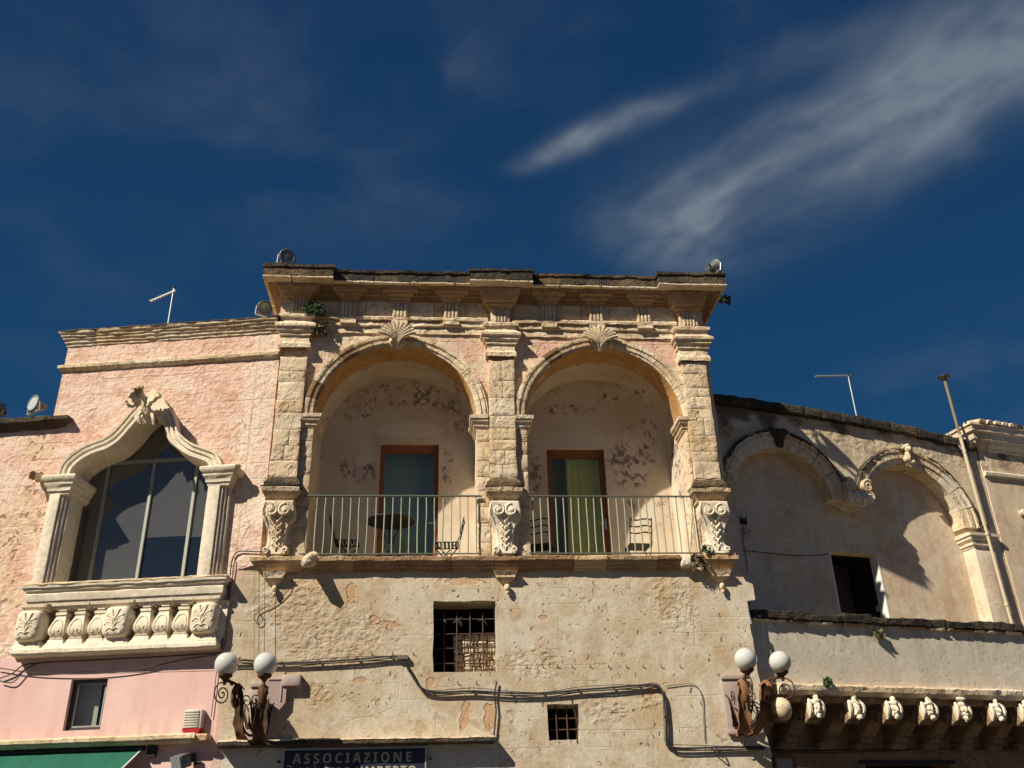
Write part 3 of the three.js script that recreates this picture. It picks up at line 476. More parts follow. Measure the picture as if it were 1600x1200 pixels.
  part(g, 'arch_wall', slab([[-4.42, 5.6], ...hole(BAY[0]), ...hole(BAY[1]), [3.58, 5.6], [3.56, 10.6], [-4.1, 10.6], [-4.1, 10.0], [-4.42, 10.0]], [], -0.5, 0, { crease: 0.15 }), M.front);
  // arches of single stones, orange undersides, shells at their crowns
  BAY.forEach((b, i) => {
    const a = sub(g, 'arch'), rr = (b.e - b.l) / 2;
    const N = 15, prof = [[0, -0.3], [0, 0.035], [0.035, 0.045], [0.04, 0.07], [0.085, 0.075], [0.09, 0.052], [0.125, 0.055], [0.13, 0.085], [0.165, 0.09], [0.17, 0.07], [0.205, 0.07], [0.21, 0.0], [0.21, -0.3]];
    for (let k = 0; k < N; k++) { const a0 = 180 - k * 180 / N, a1 = 180 - (k + 1) * 180 / N; const v = part(a, 'voussoir', sweep(arcPath(b.c, SPR, rr + (r() - 0.5) * 0.008, a0 - 0.12, a1 + 0.12, 4), prof, { up: false, step: 0.2, amp: 0.007, freq: 10 }), pick(k < 7 ? [M.ochres[0], M.ochres[2], M.brownstone] : [M.ochres[1], M.ochres[4], M.pales[0], M.ochres[0]], r)); v.position.z = (r() - 0.5) * 0.012; }
    part(a, 'soffit', fin(sweepGeo([[b.l, SPR], ...arcPath(b.c, SPR, rr, 180, 0, 36), [b.e, SPR]], [[0.004, -0.3], [0.004, -0.55], [0.1, -0.55], [0.1, -0.3]], false, 9), { amp: 0.004 }), M.orange);
    part(a, 'soffit', fin(sweepGeo(arcPath(b.c, SPR, rr - 0.006, 176, 4, 36), [[0.0, 0.01], [0.0, -0.3], [0.02, -0.3], [0.02, 0.01]], false, 9), { amp: 0.003 }), M.orange);
    const sh = sub(g, 'keystone_shell', i ? 'upright carved scallop shell, pale' : 'carved scallop shell curling at the top'), top = SPR + rr;
    for (let k = 0; k < 11; k++) { // ribs that fan upwards and curl forward
      const t = (k - 5) / 5, an = t * 62 * R, pts = [];
      for (let j = 0; j <= 7; j++) { const s = j / 7, L = 0.47 * s * (1 - 0.16 * Math.abs(t)); pts.push([b.c - 0.02 + Math.sin(an * (0.25 + 0.75 * s)) * L * (0.55 + 0.45 * s) * 0.92, top - 0.1 + L * (1 - 0.36 * t * t * s), 0.10 + 0.10 * Math.sin(s * 2.2) + (i ? 0 : 0.06 * s * s)]); }
      part(sh, 'shell_rib', fin(tubeGeo(pts, 0.028, 8, 6, (s) => 0.45 + 0.7 * s), { amp: 0.004 }), k % 3 ? M.pales[0] : M.pales[2]);
    }
    part(sh, 'shell_back', fin(ball(b.c - 0.02, top + 0.1, 0.07, 0.15, 0.2, 0.07), { amp: 0.01 }), M.pales[2]);
    // imposts
    const ip = [[0, 8.03], [0.02, 8.035], [0.025, 8.07], [0.045, 8.08], [0.05, 8.13], [0.085, 8.16], [0.09, 8.2], [0.11, 8.205], [0.115, 8.265], [0, 8.275]];
    const p0 = b.l - 0.2, p1 = b.e + 0.2;
    part(a, 'impost', sweep([[p0, 0.0], [b.l, 0.0], [b.l, -0.5]], ip, { amp: 0.007 }), M.ochres[0]);
    part(a, 'impost', sweep([[b.e, -0.5], [b.e, 0.0], [p1, 0.0]], ip, { amp: 0.007 }), M.ochres[1]);
    // the bay behind: side walls and vault in one curve
    part(g, 'vault', fin(sweepGeo([[b.l - 0.02, FLOOR - 0.1], [b.l - 0.02, SPR], ...arcPath(b.c, SPR, rr + 0.02, 180, 0, 36).slice(1, -1), [b.e + 0.02, SPR], [b.e + 0.02, FLOOR - 0.1]], [[0, -0.552], [0, -1.32], [0.12, -1.32], [0.12, -0.552]], false, 0.4), { crease: 0.5 }), M.inner);
  });
  // pier stones that show beside the pilasters
  for (const [u0, u1] of [[-3.556, -3.352], [-0.628, -0.412], [0.032, 0.23], [2.972, 3.033]]) { let v = 5.81; while (v < 8.0) { const h = Math.min(0.2 + r() * 0.16, 8.03 - v); part(g, 'pier_stone', block(u0 + 0.004, u1 - 0.003, v, v + h - 0.006, -0.1, 0.012 + r() * 0.012, { amp: 0.007, r: 0.01 }), pick(M.ochres, r)); v += h; } }
  // back wall, floor and the doors
  const DR = [{ l: -2.325, e: -1.262, t: 8.33 }, { l: 0.715, e: 1.79, t: 8.255 }];
  const hw = (d) => [[d.l, FLOOR - 0.1], [d.l, d.t], [d.e, d.t], [d.e, FLOOR - 0.1]];
  part(g, 'back_wall', slab([[-3.7, FLOOR - 0.1], ...hw(DR[0]), ...hw(DR[1]), [3.3, FLOOR - 0.1], [3.3, 9.85], [-3.7, 9.85]], [], -1.5, -1.3, {}), M.inner);
  part(g, 'floor', box(-3.6, 3.2, FLOOR - 0.25, FLOOR, -1.5, -0.002), M.pale);
  DR.forEach((d, i) => {
    const dr = sub(g, 'balcony_door', i ? 'glazed door with a yellow-green curtain behind the pane' : 'glazed door with a dark blue-grey pane'), w = -1.47, f = 0.1, z = 0.07;
    part(dr, 'door_frame', [box(d.l, d.l + f * 0.85, FLOOR, d.t, w, w + z), box(d.e - f * 0.85, d.e, FLOOR, d.t, w, w + z), box(d.l + f * 0.85, d.e - f * 0.85, d.t - f * 1.5, d.t, w, w + z), box(d.l + f * 0.85, d.e - f * 0.85, FLOOR, FLOOR + 0.12, w, w + z)], M.wood);
    part(dr, 'glass_pane', box(d.l + f * 0.85, d.e - f * 0.85, FLOOR + 0.12, d.t - f * 1.5, w + 0.02, w + 0.03), M.glass);
    part(dr, 'handle', [box(d.e - 0.07, d.e - 0.03, 6.72, 6.92, w + z, w + z + 0.012), bar([d.e - 0.05, 6.83, w + z + 0.04], [d.e - 0.17, 6.83, w + z + 0.04], 0.01)], M.lightGrey);
    if (i) { // curtain hung on the inside, open over its left third
      const pos = [], cu0 = d.l + 0.38, cu1 = d.e - 0.06; for (let k = 0; k < 60; k++) { const a = k / 60, b2 = (k + 1) / 60, P = (t, v) => [mix(cu0, cu1, t) - (v < 7.3 ? 0.05 : 0), v, w - 0.1 + 0.008 * Math.sin(t * 34) + 0.006 * Math.sin(t * 19)]; for (const [v0, v1] of [[FLOOR, 7.3], [7.3, d.t]]) pos.push(...P(a, v0), ...P(b2, v0), ...P(b2, v1), ...P(a, v0), ...P(b2, v1), ...P(a, v1)); }
      part(dr, 'curtain', fin(gridGeo(pos)), plain('yellow_green_curtain', 0.66, 0.57, 0.10, 0.95));
      part(dr, 'inner_room', room(d.l - 0.02, d.e + 0.02, FLOOR, d.t + 0.02, -1.95, -1.502), plain('olive_interior', 0.5, 0.34, 0.03, 0.95));
    } else part(dr, 'inner_room', room(d.l - 0.02, d.e + 0.02, FLOOR, d.t + 0.02, -1.95, -1.502), plain('grey_green_interior', 0.36, 0.40, 0.34, 0.95));
  });

  // pilasters: bracket, pedestal, stone shaft, capital
  PIL.forEach((uc, i) => {
    const p = sub(g, 'pilaster'), path = (hw, w, back = 0) => [[uc - hw, back], [uc - hw, w], [uc + hw, w], [uc + hw, back]];
    const cut = uc > 3 ? [[uc - PW - 0.02, 0.0], [uc - PW - 0.02, 0.16], [uc + PW - 0.02, 0.16], [uc + PW - 0.02, -0.3]] : path(PW - 0.02, 0.16);
    part(p, 'abacus', sweep(cut, [[-0.06, 6.66], [0.03, 6.665], [0.03, 6.7], [-0.005, 6.71], [0.0, 6.74], [0.05, 6.79], [0.075, 6.84], [0.09, 6.845], [0.1, 6.905], [0.085, 6.925], [-0.06, 6.93]], { amp: 0.01 }), M.ochres[2]);
    part(p, 'abacus_crust', sweep(cut, [[0.02, 6.928], [0.095, 6.924], [0.10, 6.91], [0.108, 6.93], [0.02, 6.945]], { amp: 0.014, freq: 14 }), M.crusts[1], 'black lichen crust on the upper edge');
    part(p, 'pedestal', sweep(path(PW, PD), [[0, 6.94], [0.06, 6.945], [0.06, 7.03], [0.035, 7.07], [0.01, 7.11], [0, 7.11]], { amp: 0.012 }), M.crusts[3], 'pedestal stained grey-black');
    part(p, 'pedestal', block(uc - PW, uc + PW, 6.92, 7.12, -0.05, PD + 0.005, { amp: 0.008 }), M.ochres[2]);
    // shaft stones
    let v = 7.13; while (v < 9.3) { let h = 0.17 + r() * 0.17; if (v + h > 9.2) h = 9.34 - v; const two = r() < 0.35, m = uc + (r() - 0.5) * 0.15;
      const runs = two ? [[uc - PW, m], [m + 0.003, uc + PW]] : [[uc - PW, uc + PW]];
      for (const [a, b] of runs) part(p, 'shaft_stone', block(a + (r() - 0.5) * 0.012, b + (r() - 0.5) * 0.012, v, v + h - 0.003, -0.05, PD + (r() - 0.5) * 0.014, { amp: 0.009, r: 0.006, step: 0.05, freq: 9 }), pick(M.ochres, r)); v += h; }
    // capital and the architrave breaking forward over it
    const V = (y, w) => A.v([455, 785, 1085][i], y + [0, 14, 21][i], w);
    const cp = [[0, V(543, 0.1)], [0.05, V(542, 0.15)], [0.055, V(536, 0.16)], [0.02, V(533, 0.12)], [0.02, V(525, 0.12)], [0.05, V(523, 0.15)], [0.055, V(519, 0.15)], [0.09, V(515, 0.19)], [0.095, V(511, 0.2)], [0.13, V(508, 0.23)], [0.135, V(504, 0.24)], [0.05, V(502, 0.15)], [0.05, V(496, 0.15)], [0.095, V(494, 0.19)], [0.1, V(490, 0.2)], [0, V(489, 0.1)]];
    const cpath = i === 2 ? [[uc - PW, 0], [uc - PW, PD], [uc + PW + 0.03, PD], [uc + PW + 0.03, -1.2]] : path(PW, PD);
    part(p, 'capital', sweep(cpath, cp, { amp: 0.008, freq: 10 }), M.ochres[1]);
    // triglyph over the capital
    const t0 = V(490, 0.13), t1 = V(466, 0.15);
    part(p, 'triglyph_block', block(uc - 0.17, uc + 0.17, t0, t1, -0.05, 0.13, { amp: 0.006 }), M.ochres[1]);
    for (let k = 0; k < 4; k++) part(p, 'triglyph_rib', block(uc - 0.10 + k * 0.055, uc - 0.065 + k * 0.055, t0 + 0.01, t1, 0.13, 0.152, { amp: 0.003, r: 0.006 }), M.ochres[0]);
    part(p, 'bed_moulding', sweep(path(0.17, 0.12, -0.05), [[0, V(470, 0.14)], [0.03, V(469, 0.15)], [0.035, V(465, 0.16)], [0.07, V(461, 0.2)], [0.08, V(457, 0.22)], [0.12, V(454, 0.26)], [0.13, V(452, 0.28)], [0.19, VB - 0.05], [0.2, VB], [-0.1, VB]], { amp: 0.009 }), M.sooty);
    // scroll bracket below
    const b = sub(g, 'scroll_bracket'), m = i === 0 ? M.ochres[1] : M.white, y0 = 5.81, y1 = 6.66;
    const half = [[0.215, y1], [0.225, 6.62], [0.245, 6.52], [0.235, 6.42], [0.18, 6.33], [0.13, 6.22], [0.115, 6.08], [0.12, 5.98], [0.17, 5.92], [0.17, 5.86], [0.09, 5.83]];
    const body = slab([...half.map(([x, y]) => [uc + x, y]), ...half.map(([x, y]) => [uc - x, y]).reverse()], [], -0.02, 0.12, { bevel: 0.02, amp: 0.004 });
    { const q = body.attributes.position; for (let k = 0; k < q.count; k++) if (q.getZ(k) > 0.05) q.setZ(k, q.getZ(k) + 0.1 * sm(6.2, 6.6, q.getY(k)) + 0.03 * sm(6.0, 5.85, q.getY(k))); body.computeVertexNormals(); }
    part(b, 'bracket_body', body, m);
    for (const s of [-1, 1]) {
      part(b, 'volute', fin(tubeGeo(spiral(uc + s * 0.105, 6.52, 0.108, 0.02, 1.6, Math.PI / 2, s, 0.245, 36), 0.026, 60, 6), { amp: 0.003 }), m);
      part(b, 'volute_eye', fin(ball(uc + s * 0.105, 6.52, 0.245, 0.05, 0.05, 0.035), { amp: 0.003 }), m);
      part(b, 'foot_scroll', fin(tubeGeo(spiral(uc + s * 0.15, 5.885, 0.055, 0.012, 1.3, -Math.PI / 2, -s, 0.18, 24), 0.018, 36, 6), { amp: 0.003 }), m);
      part(b, 'side_moulding', fin(tubeGeo([[uc + s * 0.215, 6.44, 0.2], [uc + s * 0.16, 6.3, 0.16], [uc + s * 0.115, 6.15, 0.13], [uc + s * 0.1, 6.0, 0.13], [uc + s * 0.13, 5.91, 0.15]], 0.017, 24, 6), { amp: 0.003 }), m);
    }
    for (let k = 0; k < 5; k++) { const y = 6.38 - k * 0.11, sc = 1 - k * 0.1; for (const s of [-1, 1]) part(b, 'acanthus_leaf', fin(mergeGeometries([ball(0, 0, 0, 0.045 * sc, 0.022, 0.035, 8).rotateZ(s * 0.9), ball(s * 0.03, 0.035, 0.01, 0.02, 0.025, 0.025, 8)]).translate(uc + s * 0.038 * sc, y, 0.185 - k * 0.008), { amp: 0.006, freq: 18 }), m); part(b, 'acanthus_bud', fin(ball(uc, y - 0.03, 0.2 - k * 0.008, 0.02, 0.035, 0.022, 8), { amp: 0.004 }), m); }
  });

  // architrave and frieze
  const ent = sub(g, 'entablature');
  for (const [a, b] of [[PIL[0] + PW, PIL[1] - PW], [PIL[1] + PW, PIL[2] - PW]]) {
    const V = (y, w) => A.v((a < -2 ? 560 : 900), y + (a < -2 ? 0 : 7), w);
    const pr = [[0, V(521, 0)], [0.035, V(520, 0.04)], [0.035, V(512, 0.04)], [0.02, V(511, 0.03)], [0.07, V(508, 0.07)], [0.07, V(502, 0.07)], [0.045, V(501, 0.05)], [0.11, V(498, 0.11)], [0.115, V(494, 0.12)], [0, V(493, 0)]];
    for (const q of pieces([[a, 0.0], [b, 0.0]], 0.6, r)) part(ent, 'architrave_stone', sweep(q, pr, { amp: 0.012, freq: 11, step: 0.07 }), pick([M.ochres[0], M.ochres[1], M.ochres[4], M.pales[2]], r));
    for (let u = a; u < b - 0.05;) { const l = Math.min(0.45 + r() * 0.3, b - u); part(ent, 'frieze_stone', block(u + 0.003, u + l - 0.003, V(493, 0.02), V(462, 0.03), -0.08, 0.02 + r() * 0.012, { amp: 0.007 }), pick([M.ochres[0], M.ochres[2], M.ochres[0]], r)); u += l; }
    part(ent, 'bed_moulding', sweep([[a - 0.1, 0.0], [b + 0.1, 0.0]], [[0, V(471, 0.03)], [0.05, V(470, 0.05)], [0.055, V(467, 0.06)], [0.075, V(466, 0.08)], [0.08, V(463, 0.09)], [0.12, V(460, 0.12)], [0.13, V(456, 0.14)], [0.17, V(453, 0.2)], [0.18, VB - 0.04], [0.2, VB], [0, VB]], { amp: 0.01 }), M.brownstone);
    const xs = a < -2 ? [545, 625, 705] : [857, 931, 1005];
    for (const x of xs) {
      const u = A.u(x, 484, 0.08), t = sub(g, 'triglyph'), t0 = V(494, 0.1), t1 = V(471, 0.1);
      part(t, 'triglyph_block', block(u - 0.13, u + 0.13, t0, t1, -0.02, 0.075, { amp: 0.006 }), M.ochres[1]);
      for (let k = 0; k < 4; k++) part(t, 'triglyph_rib', block(u - 0.12 + k * 0.064, u - 0.078 + k * 0.064, t0 + 0.006, t1, 0.075, 0.098, { amp: 0.003, r: 0.006 }), M.ochres[1]);
      part(t, 'triglyph_cap', sweep([[u - 0.13, -0.02], [u - 0.13, 0.08], [u + 0.13, 0.08], [u + 0.13, -0.02]], [[-0.05, t1], [0.02, t1 + 0.005], [0.025, t1 + 0.05], [0.05, t1 + 0.06], [0.06, t1 + 0.10], [0.10, t1 + 0.12], [0.11, t1 + 0.16], [0.17, VB - 0.05], [0.18, VB], [-0.05, VB]], { amp: 0.008 }), M.sooty);
      part(t, 'guttae', sweep([[u - 0.14, 0.0], [u + 0.14, 0.0]], [[0.03, V(506, 0.1)], [0.12, V(505, 0.1)], [0.12, V(500, 0.1)], [0.03, V(499, 0.1)]], { amp: 0.008 }), M.ochres[1]);
    }
  }
  // cornice of separate stones, black with lichen, breaking forward over the pilasters
  const cor = sub(g, 'cornice'), X = 0.31, BR = 0.13, wf = 0.05;
  const e = { l: A.u(412, 414, 0.54) + X, l2: A.u(521, 415, 0.54) - X, m1: A.u(735, 424, 0.54) + X, m2: A.u(832, 425, 0.54) - X, r1: A.u(1030, 431, 0.54) + X, r: A.u(1134, 431, 0.54) - X };
  const cpth = [[e.l, -2.4], [e.l, wf + BR], [e.l2, wf + BR], [e.l2, wf], [e.m1, wf], [e.m1, wf + BR], [e.m2, wf + BR], [e.m2, wf], [e.r1, wf], [e.r1, wf + BR], [e.r, wf + BR], [e.r, -2.4]];
  const vS = VS, vT = A.v(680, 424, 0.36);
  const cprof = [[-0.25, vS + 0.038], [X - 0.05, vS + 0.038], [X - 0.02, vS + 0.04], [X, vS + 0.05], [X, vT - 0.07], [X + 0.025, vT - 0.06], [X + 0.03, vT - 0.012], [X, vT], [-0.25, vT + 0.02]];
  for (const q of pieces(cpth, 0.42, r, 0.007)) { const s = part(cor, 'cornice_stone', sweep(q, cprof, { amp: 0.016, freq: 8, step: 0.08 }), pick(M.crusts, r)); s.position.y = (r() - 0.5) * 0.022; }
  for (const q of pieces(cpth, 0.7, r, 0.02)) part(cor, 'fillet_stone', sweep(q, [[0.1, vS + 0.0], [X - 0.03, vS + 0.002], [X + 0.006, vS + 0.012], [X + 0.008, vS + 0.036], [0.1, vS + 0.04]], { amp: 0.009, freq: 12, step: 0.08 }), pick([M.pales[0], M.ochres[1], M.ochres[1], M.pales[2]], r));
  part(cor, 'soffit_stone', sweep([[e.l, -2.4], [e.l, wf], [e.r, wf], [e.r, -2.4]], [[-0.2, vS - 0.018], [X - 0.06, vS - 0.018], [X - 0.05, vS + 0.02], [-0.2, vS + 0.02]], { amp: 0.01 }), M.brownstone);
  // body of the house behind the front
  part(g, 'side_wall', box(3.2, 3.56, 5.6, 10.6, -4.2, -0.501), M.sideWall);
  part(g, 'side_wall', box(-4.2, -3.84, 9.2, 10.6, -4.2, -0.501), M.sideWall);
  part(g, 'side_wall', box(3.0, 3.66, 0, 5.6, -4.2, -0.551), M.sideWall);
  part(g, 'roof', box(-4.1, 3.5, VS + 0.06, VS + 0.14, -4.2, 0.1), M.sideWall);
}

// ═════════════════════════ pink house ═════════════════════════
const house = thing('pink_house', B, [0, 0, 0], 0, 'salmon pink rendered house with a carved ogee window and stone balustrade', 'house');
{
  const g = house, r = rng(33);
  const jL = -2.97, jR = -0.5;
  // ogee outlines (inner edge and outer edge of the stone surround)
  const inL = [[-2.93, 7.26], [-2.90, 7.44], [-2.74, 7.60], [-2.55, 7.69], [-2.36, 7.755], [-2.18, 7.89], [-2.02, 8.10], [-1.90, 8.28], [-1.71, 8.47]];
  const inR = [[-1.71, 8.47], [-1.52, 8.27], [-1.43, 8.1], [-1.385, 7.95], [-1.27, 7.78], [-1.02, 7.58], [-0.80, 7.48], [-0.62, 7.40], [-0.53, 7.26]];
  const smooth = (l) => new THREE.SplineCurve(l.map(([x, y]) => new THREE.Vector2(x, y))).getPoints(26).map((p) => [p.x, p.y]);
  const ogL = smooth(inL), ogR = smooth(inR), SILL = 5.5;
  const open = [[jL - 0.1, 4.56], [jL - 0.1, 5.3], [jL + 0.02, 5.3], [jL + 0.02, 7.2], ...ogL.map(([x, y]) => [x, y + 0.05]), ...ogR.slice(1).map(([x, y]) => [x, y + 0.05]), [jR - 0.03, 7.2], [jR - 0.03, 5.3], [jR + 0.25, 5.3], [jR + 0.25, 4.56]];
  const SW = { l: -2.338, e: -1.772, b: 3.352, t: 4.078 };
  const out = [[-7, 0], [0.0, 0], [0.0, 5.62], [0.36, 5.7], [0.36, 9.9], [-3.53, 9.9], [-3.525, 8.36], [-7, 8.36]];
  const core = slab(ragged(out, 0.006, 0.3, 51), [open, rect(SW.l, SW.b, SW.e, SW.t)], -0.42, 0, { crease: 0.2 });
  part(g, 'wall', core, M.pink);
  part(g, 'wall_body', box(-7, -3.5, 0, 8.3, -3, -0.8), M.pink); part(g, 'roof', box(-3.6, 0.3, 9.9, 10.0, -5, -0.1), M.sideWall);
  // crown mouldings
  for (const q of pieces([[-3.53, -0.6], [-3.53, 0], [0.3, 0]], 1.1, r, 0.006)) part(g, 'cornice_stone', sweep(q, [[0, 9.83], [0.02, 9.835], [0.025, 9.88], [0.05, 9.89], [0.055, 9.93], [0.08, 9.945], [0.085, 9.98], [0.11, 9.99], [0.115, 10.03], [0.145, 10.045], [0.15, 10.08], [0, 10.10], [-0.3, 10.10], [-0.3, 9.83]], { amp: 0.012, freq: 10 }), pick([M.pales[2], M.pale, M.ochres[2], M.pales[3]], r));
  for (const q of pieces([[-3.53, -0.5], [-3.53, 0], [0.34, 0]], 0.9, r, 0.006)) part(g, 'cornice_crust', sweep(q, [[0.02, 10.09], [0.14, 10.07], [0.16, 10.075], [0.152, 10.10], [0.02, 10.12]], { amp: 0.016, freq: 14 }), pick(M.crusts, r), 'black lichen crust on the cornice');
  for (const q of pieces([[-3.53, -0.5], [-3.53, 0], [0.36, 0]], 1.6, r, 0.004)) part(g, 'string_course', sweep(q, [[0, 9.33], [0.04, 9.345], [0.07, 9.38], [0.075, 9.43], [0.05, 9.45], [0, 9.46]], { amp: 0.008 }), pick(M.pales, r));
  for (const q of pieces([[-7, 0], [-3.33, 0], [-3.33, -0.3]], 0.8, r, 0.008)) part(g, 'coping_stone', sweep(q, [[0, 8.23], [0.05, 8.25], [0.09, 8.3], [0.16, 8.34], [0.17, 8.41], [0.13, 8.44], [-0.25, 8.45], [-0.25, 8.24]], { amp: 0.015, freq: 9 }), pick([M.crusts[1], M.crusts[3], M.crusts[0]], r));
  // window surround
  const sur = sub(g, 'window_surround', 'pale carved ogee surround on two fluted pillars');
  const w = [[-0.02, -0.4], [-0.02, 0.13], [0.0, 0.17], [0.05, 0.17], [0.054, 0.145], [0.085, 0.145], [0.09, 0.178], [0.13, 0.182], [0.134, 0.155], [0.16, 0.155], [0.164, 0.19], [0.198, 0.195], [0.205, 0.0], [0.205, -0.05], [0.05, -0.4]];
  part(sur, 'ogee_moulding', sweep(ogL.slice(0, -2), w, { up: false, step: 0.1, amp: 0.005 }), M.white);
  part(sur, 'ogee_moulding', sweep(ogR.slice(2), w, { up: false, step: 0.1, amp: 0.005 }), M.white);
  part(sur, 'ogee_crown', slab([[-1.9, 8.22], [-1.72, 8.42], [-1.55, 8.22], [-1.38, 8.36], [-1.55, 8.62], [-1.7, 8.72], [-1.86, 8.66], [-2.04, 8.36]], [], -0.05, 0.16, { bevel: 0.02, amp: 0.012 }), M.white);
  for (const [u0, u1, flu] of [[-3.17, -2.86, 1], [-0.53, -0.2, 1]]) {
    part(sur, 'pillar', block(u0, u1 - 0.13, SILL - 0.04, 7.0, -0.3, 0.2, { amp: 0.005, step: 0.2 }), M.white);
    for (let k = 0; k < 3; k++) part(sur, 'pillar_flute', block(u1 - 0.13 + k * 0.043 + 0.003, u1 - 0.09 + k * 0.043, SILL - 0.04, 7.0, -0.3, 0.165 - k * 0.04, { amp: 0.005, step: 0.2, r: 0.018 }), M.white);
    part(sur, 'capital', sweep([[u0, -0.4], [u0, 0.19], [u1, 0.19], [u1, -0.4]], [[-0.1, 6.96], [0.01, 6.965], [0.015, 7.0], [0.04, 7.02], [0.04, 7.05], [0.05, 7.08], [0.08, 7.12], [0.085, 7.155], [0.10, 7.17], [0.125, 7.21], [0.13, 7.25], [0.11, 7.275], [-0.1, 7.28]], { amp: 0.006, freq: 10 }), M.white);
  }
  // deep inner sides of the opening
  part(g, 'window_reveal', [box(jL - 0.2, jL + 0.04, SILL - 0.1, 7.2, -0.9, -0.3), box(jR - 0.03, jR + 0.2, SILL - 0.1, 7.2, -0.9, -0.3), fin(sweepGeo([[jL + 0.04, 7.2], ...ogL, ...ogR.slice(1), [jR - 0.03, 7.2]], [[0.0, -0.3], [0.0, -0.9], [0.12, -0.9], [0.12, -0.3]], false, 9)), box(jL, jR, SILL - 0.2, SILL + 0.005, -0.9, 0.1)], M.white);
  // carved stumps at the ends of the capitals
  part(sur, 'carved_stump', fin(tubeGeo([[-3.45, 7.34, 0.0], [-3.48, 7.32, 0.16], [-3.5, 7.3, 0.26]], 0.075, 8, 8), { amp: 0.025, freq: 14 }), M.ochres[2]);
  part(sur, 'carved_stump', fin(mergeGeometries([ball(-0.08, 7.2, 0.1, 0.07, 0.07, 0.2, 10), ball(-0.06, 7.26, 0.25, 0.05, 0.045, 0.06, 10)]), { amp: 0.018, freq: 14 }), M.pales[2]);
  // winged figure on the point of the ogee
  const wf = sub(g, 'winged_carving', 'small winged stone figure on the point of the ogee');
  part(wf, 'body', fin(tubeGeo([[-1.72, 8.18, 0.14], [-1.71, 8.34, 0.28], [-1.75, 8.5, 0.36], [-1.8, 8.6, 0.42]], 0.09, 14, 9, (t) => 1.05 - 0.55 * t), { amp: 0.014, freq: 13 }), M.pales[2]);
  part(wf, 'head', fin(mergeGeometries([ball(-1.82, 8.64, 0.46, 0.065, 0.06, 0.075, 10), ball(-1.84, 8.62, 0.53, 0.03, 0.028, 0.05, 8), ball(-1.78, 8.7, 0.44, 0.02, 0.035, 0.02, 6), ball(-1.86, 8.7, 0.44, 0.02, 0.035, 0.02, 6)]), { amp: 0.01 }), M.brownstone);
  const wing = (s) => slab([[0, -0.12], [0.02, 0.08], [0.1, 0.14], [0.3, 0.05], [0.34, 0.0], [0.24, -0.02], [0.2, -0.08], [0.13, -0.08], [0.09, -0.16]].map(([x, y]) => [x * s, y]), [], -0.025, 0.025, { bevel: 0.008, amp: 0.008 });
  const wr = part(wf, 'wing', wing(1), M.pales[2]); wr.position.set(-1.68, 8.54, 0.36); wr.rotation.set(0, -0.55, -0.25);
  const wl = part(wf, 'wing', wing(-0.6), M.pales[2]); wl.position.set(-1.84, 8.55, 0.34); wl.rotation.set(0, 0.9, 0.2);
  for (const [a, b, c] of [[[-1.86, 8.46, 0.32], [-1.96, 8.38, 0.4], [-2.02, 8.46, 0.45]], [[-1.78, 8.34, 0.28], [-1.78, 8.2, 0.4], [-1.74, 8.06, 0.36]], [[-1.64, 8.3, 0.24], [-1.56, 8.18, 0.34], [-1.54, 8.06, 0.3]]]) part(wf, 'leg', fin(tubeGeo([a, b, c], 0.032, 8, 6, (t) => 1.2 - 0.5 * t), { amp: 0.008 }), M.pales[2]);
  // glazing
  const win = sub(g, 'ogee_window', 'tall dusty window with grey mullions behind the ogee'), z = -0.42, TR = 7.68;
  const glassPts = (a, b, lo) => rect(a, lo, b, TR);
  const mu = [-2.575, -1.78, -1.023];
  for (const u of mu) part(win, 'mullion', box(u - 0.024, u + 0.024, SILL, TR, z - 0.02, z + 0.04), M.frameGrey);
  part(win, 'transom', box(-2.62, -0.97, TR, TR + 0.055, z - 0.02, z + 0.042), M.frameGrey);
  part(win, 'bottom_rail', box(jL, jR, SILL, SILL + 0.045, z - 0.02, z + 0.045), M.frameGrey);
  const edges = [jL, ...mu, jR], navy = plain('dark_navy_pane', 0.010, 0.016, 0.026, 0.03);
  part(win, 'lower_pane', box(mu[1] + 0.024, mu[2] - 0.024, SILL + 0.04, 6.36, z, z + 0.006), navy, 'dark navy lower pane'); part(win, 'lower_pane', box(mu[2] + 0.024, jR, SILL + 0.04, 6.33, z, z + 0.006), navy, 'dark navy lower pane');
  for (let k = 0; k < 4; k++) { const lo = edges[k] + (k ? 0.024 : 0), hi = edges[k + 1] - (k < 3 ? 0.024 : 0); part(win, 'pane', slab(k === 0 ? [[lo, SILL + 0.04], [hi, SILL + 0.04], [hi, 7.62], [lo, 7.3]] : k === 3 ? [[lo, 6.33], [hi, 6.33], [hi, 7.3], [lo, 7.62]] : glassPts(lo, hi, k === 2 ? 6.36 : SILL + 0.04), [], z, z + 0.006), M.dustyGlass); }
  part(win, 'pane', slab([[-2.62, TR + 0.055], [-0.97, TR + 0.055], [-1.3, 7.95], [-1.71, 8.45], [-2.2, 7.95]], [], z, z + 0.006), M.dustyGlass);
  // the room behind, with plates on its wall
  part(win, 'inner_room', room(-3.3, -0.2, 5.0, 8.7, -3.6, -0.92), M.roomPale);
  part(win, 'cupboard', box(-1.72, -0.25, 5.05, 6.42, -1.4, -0.95), plain('dark_blue_cupboard', 0.012, 0.02, 0.035, 0.5));
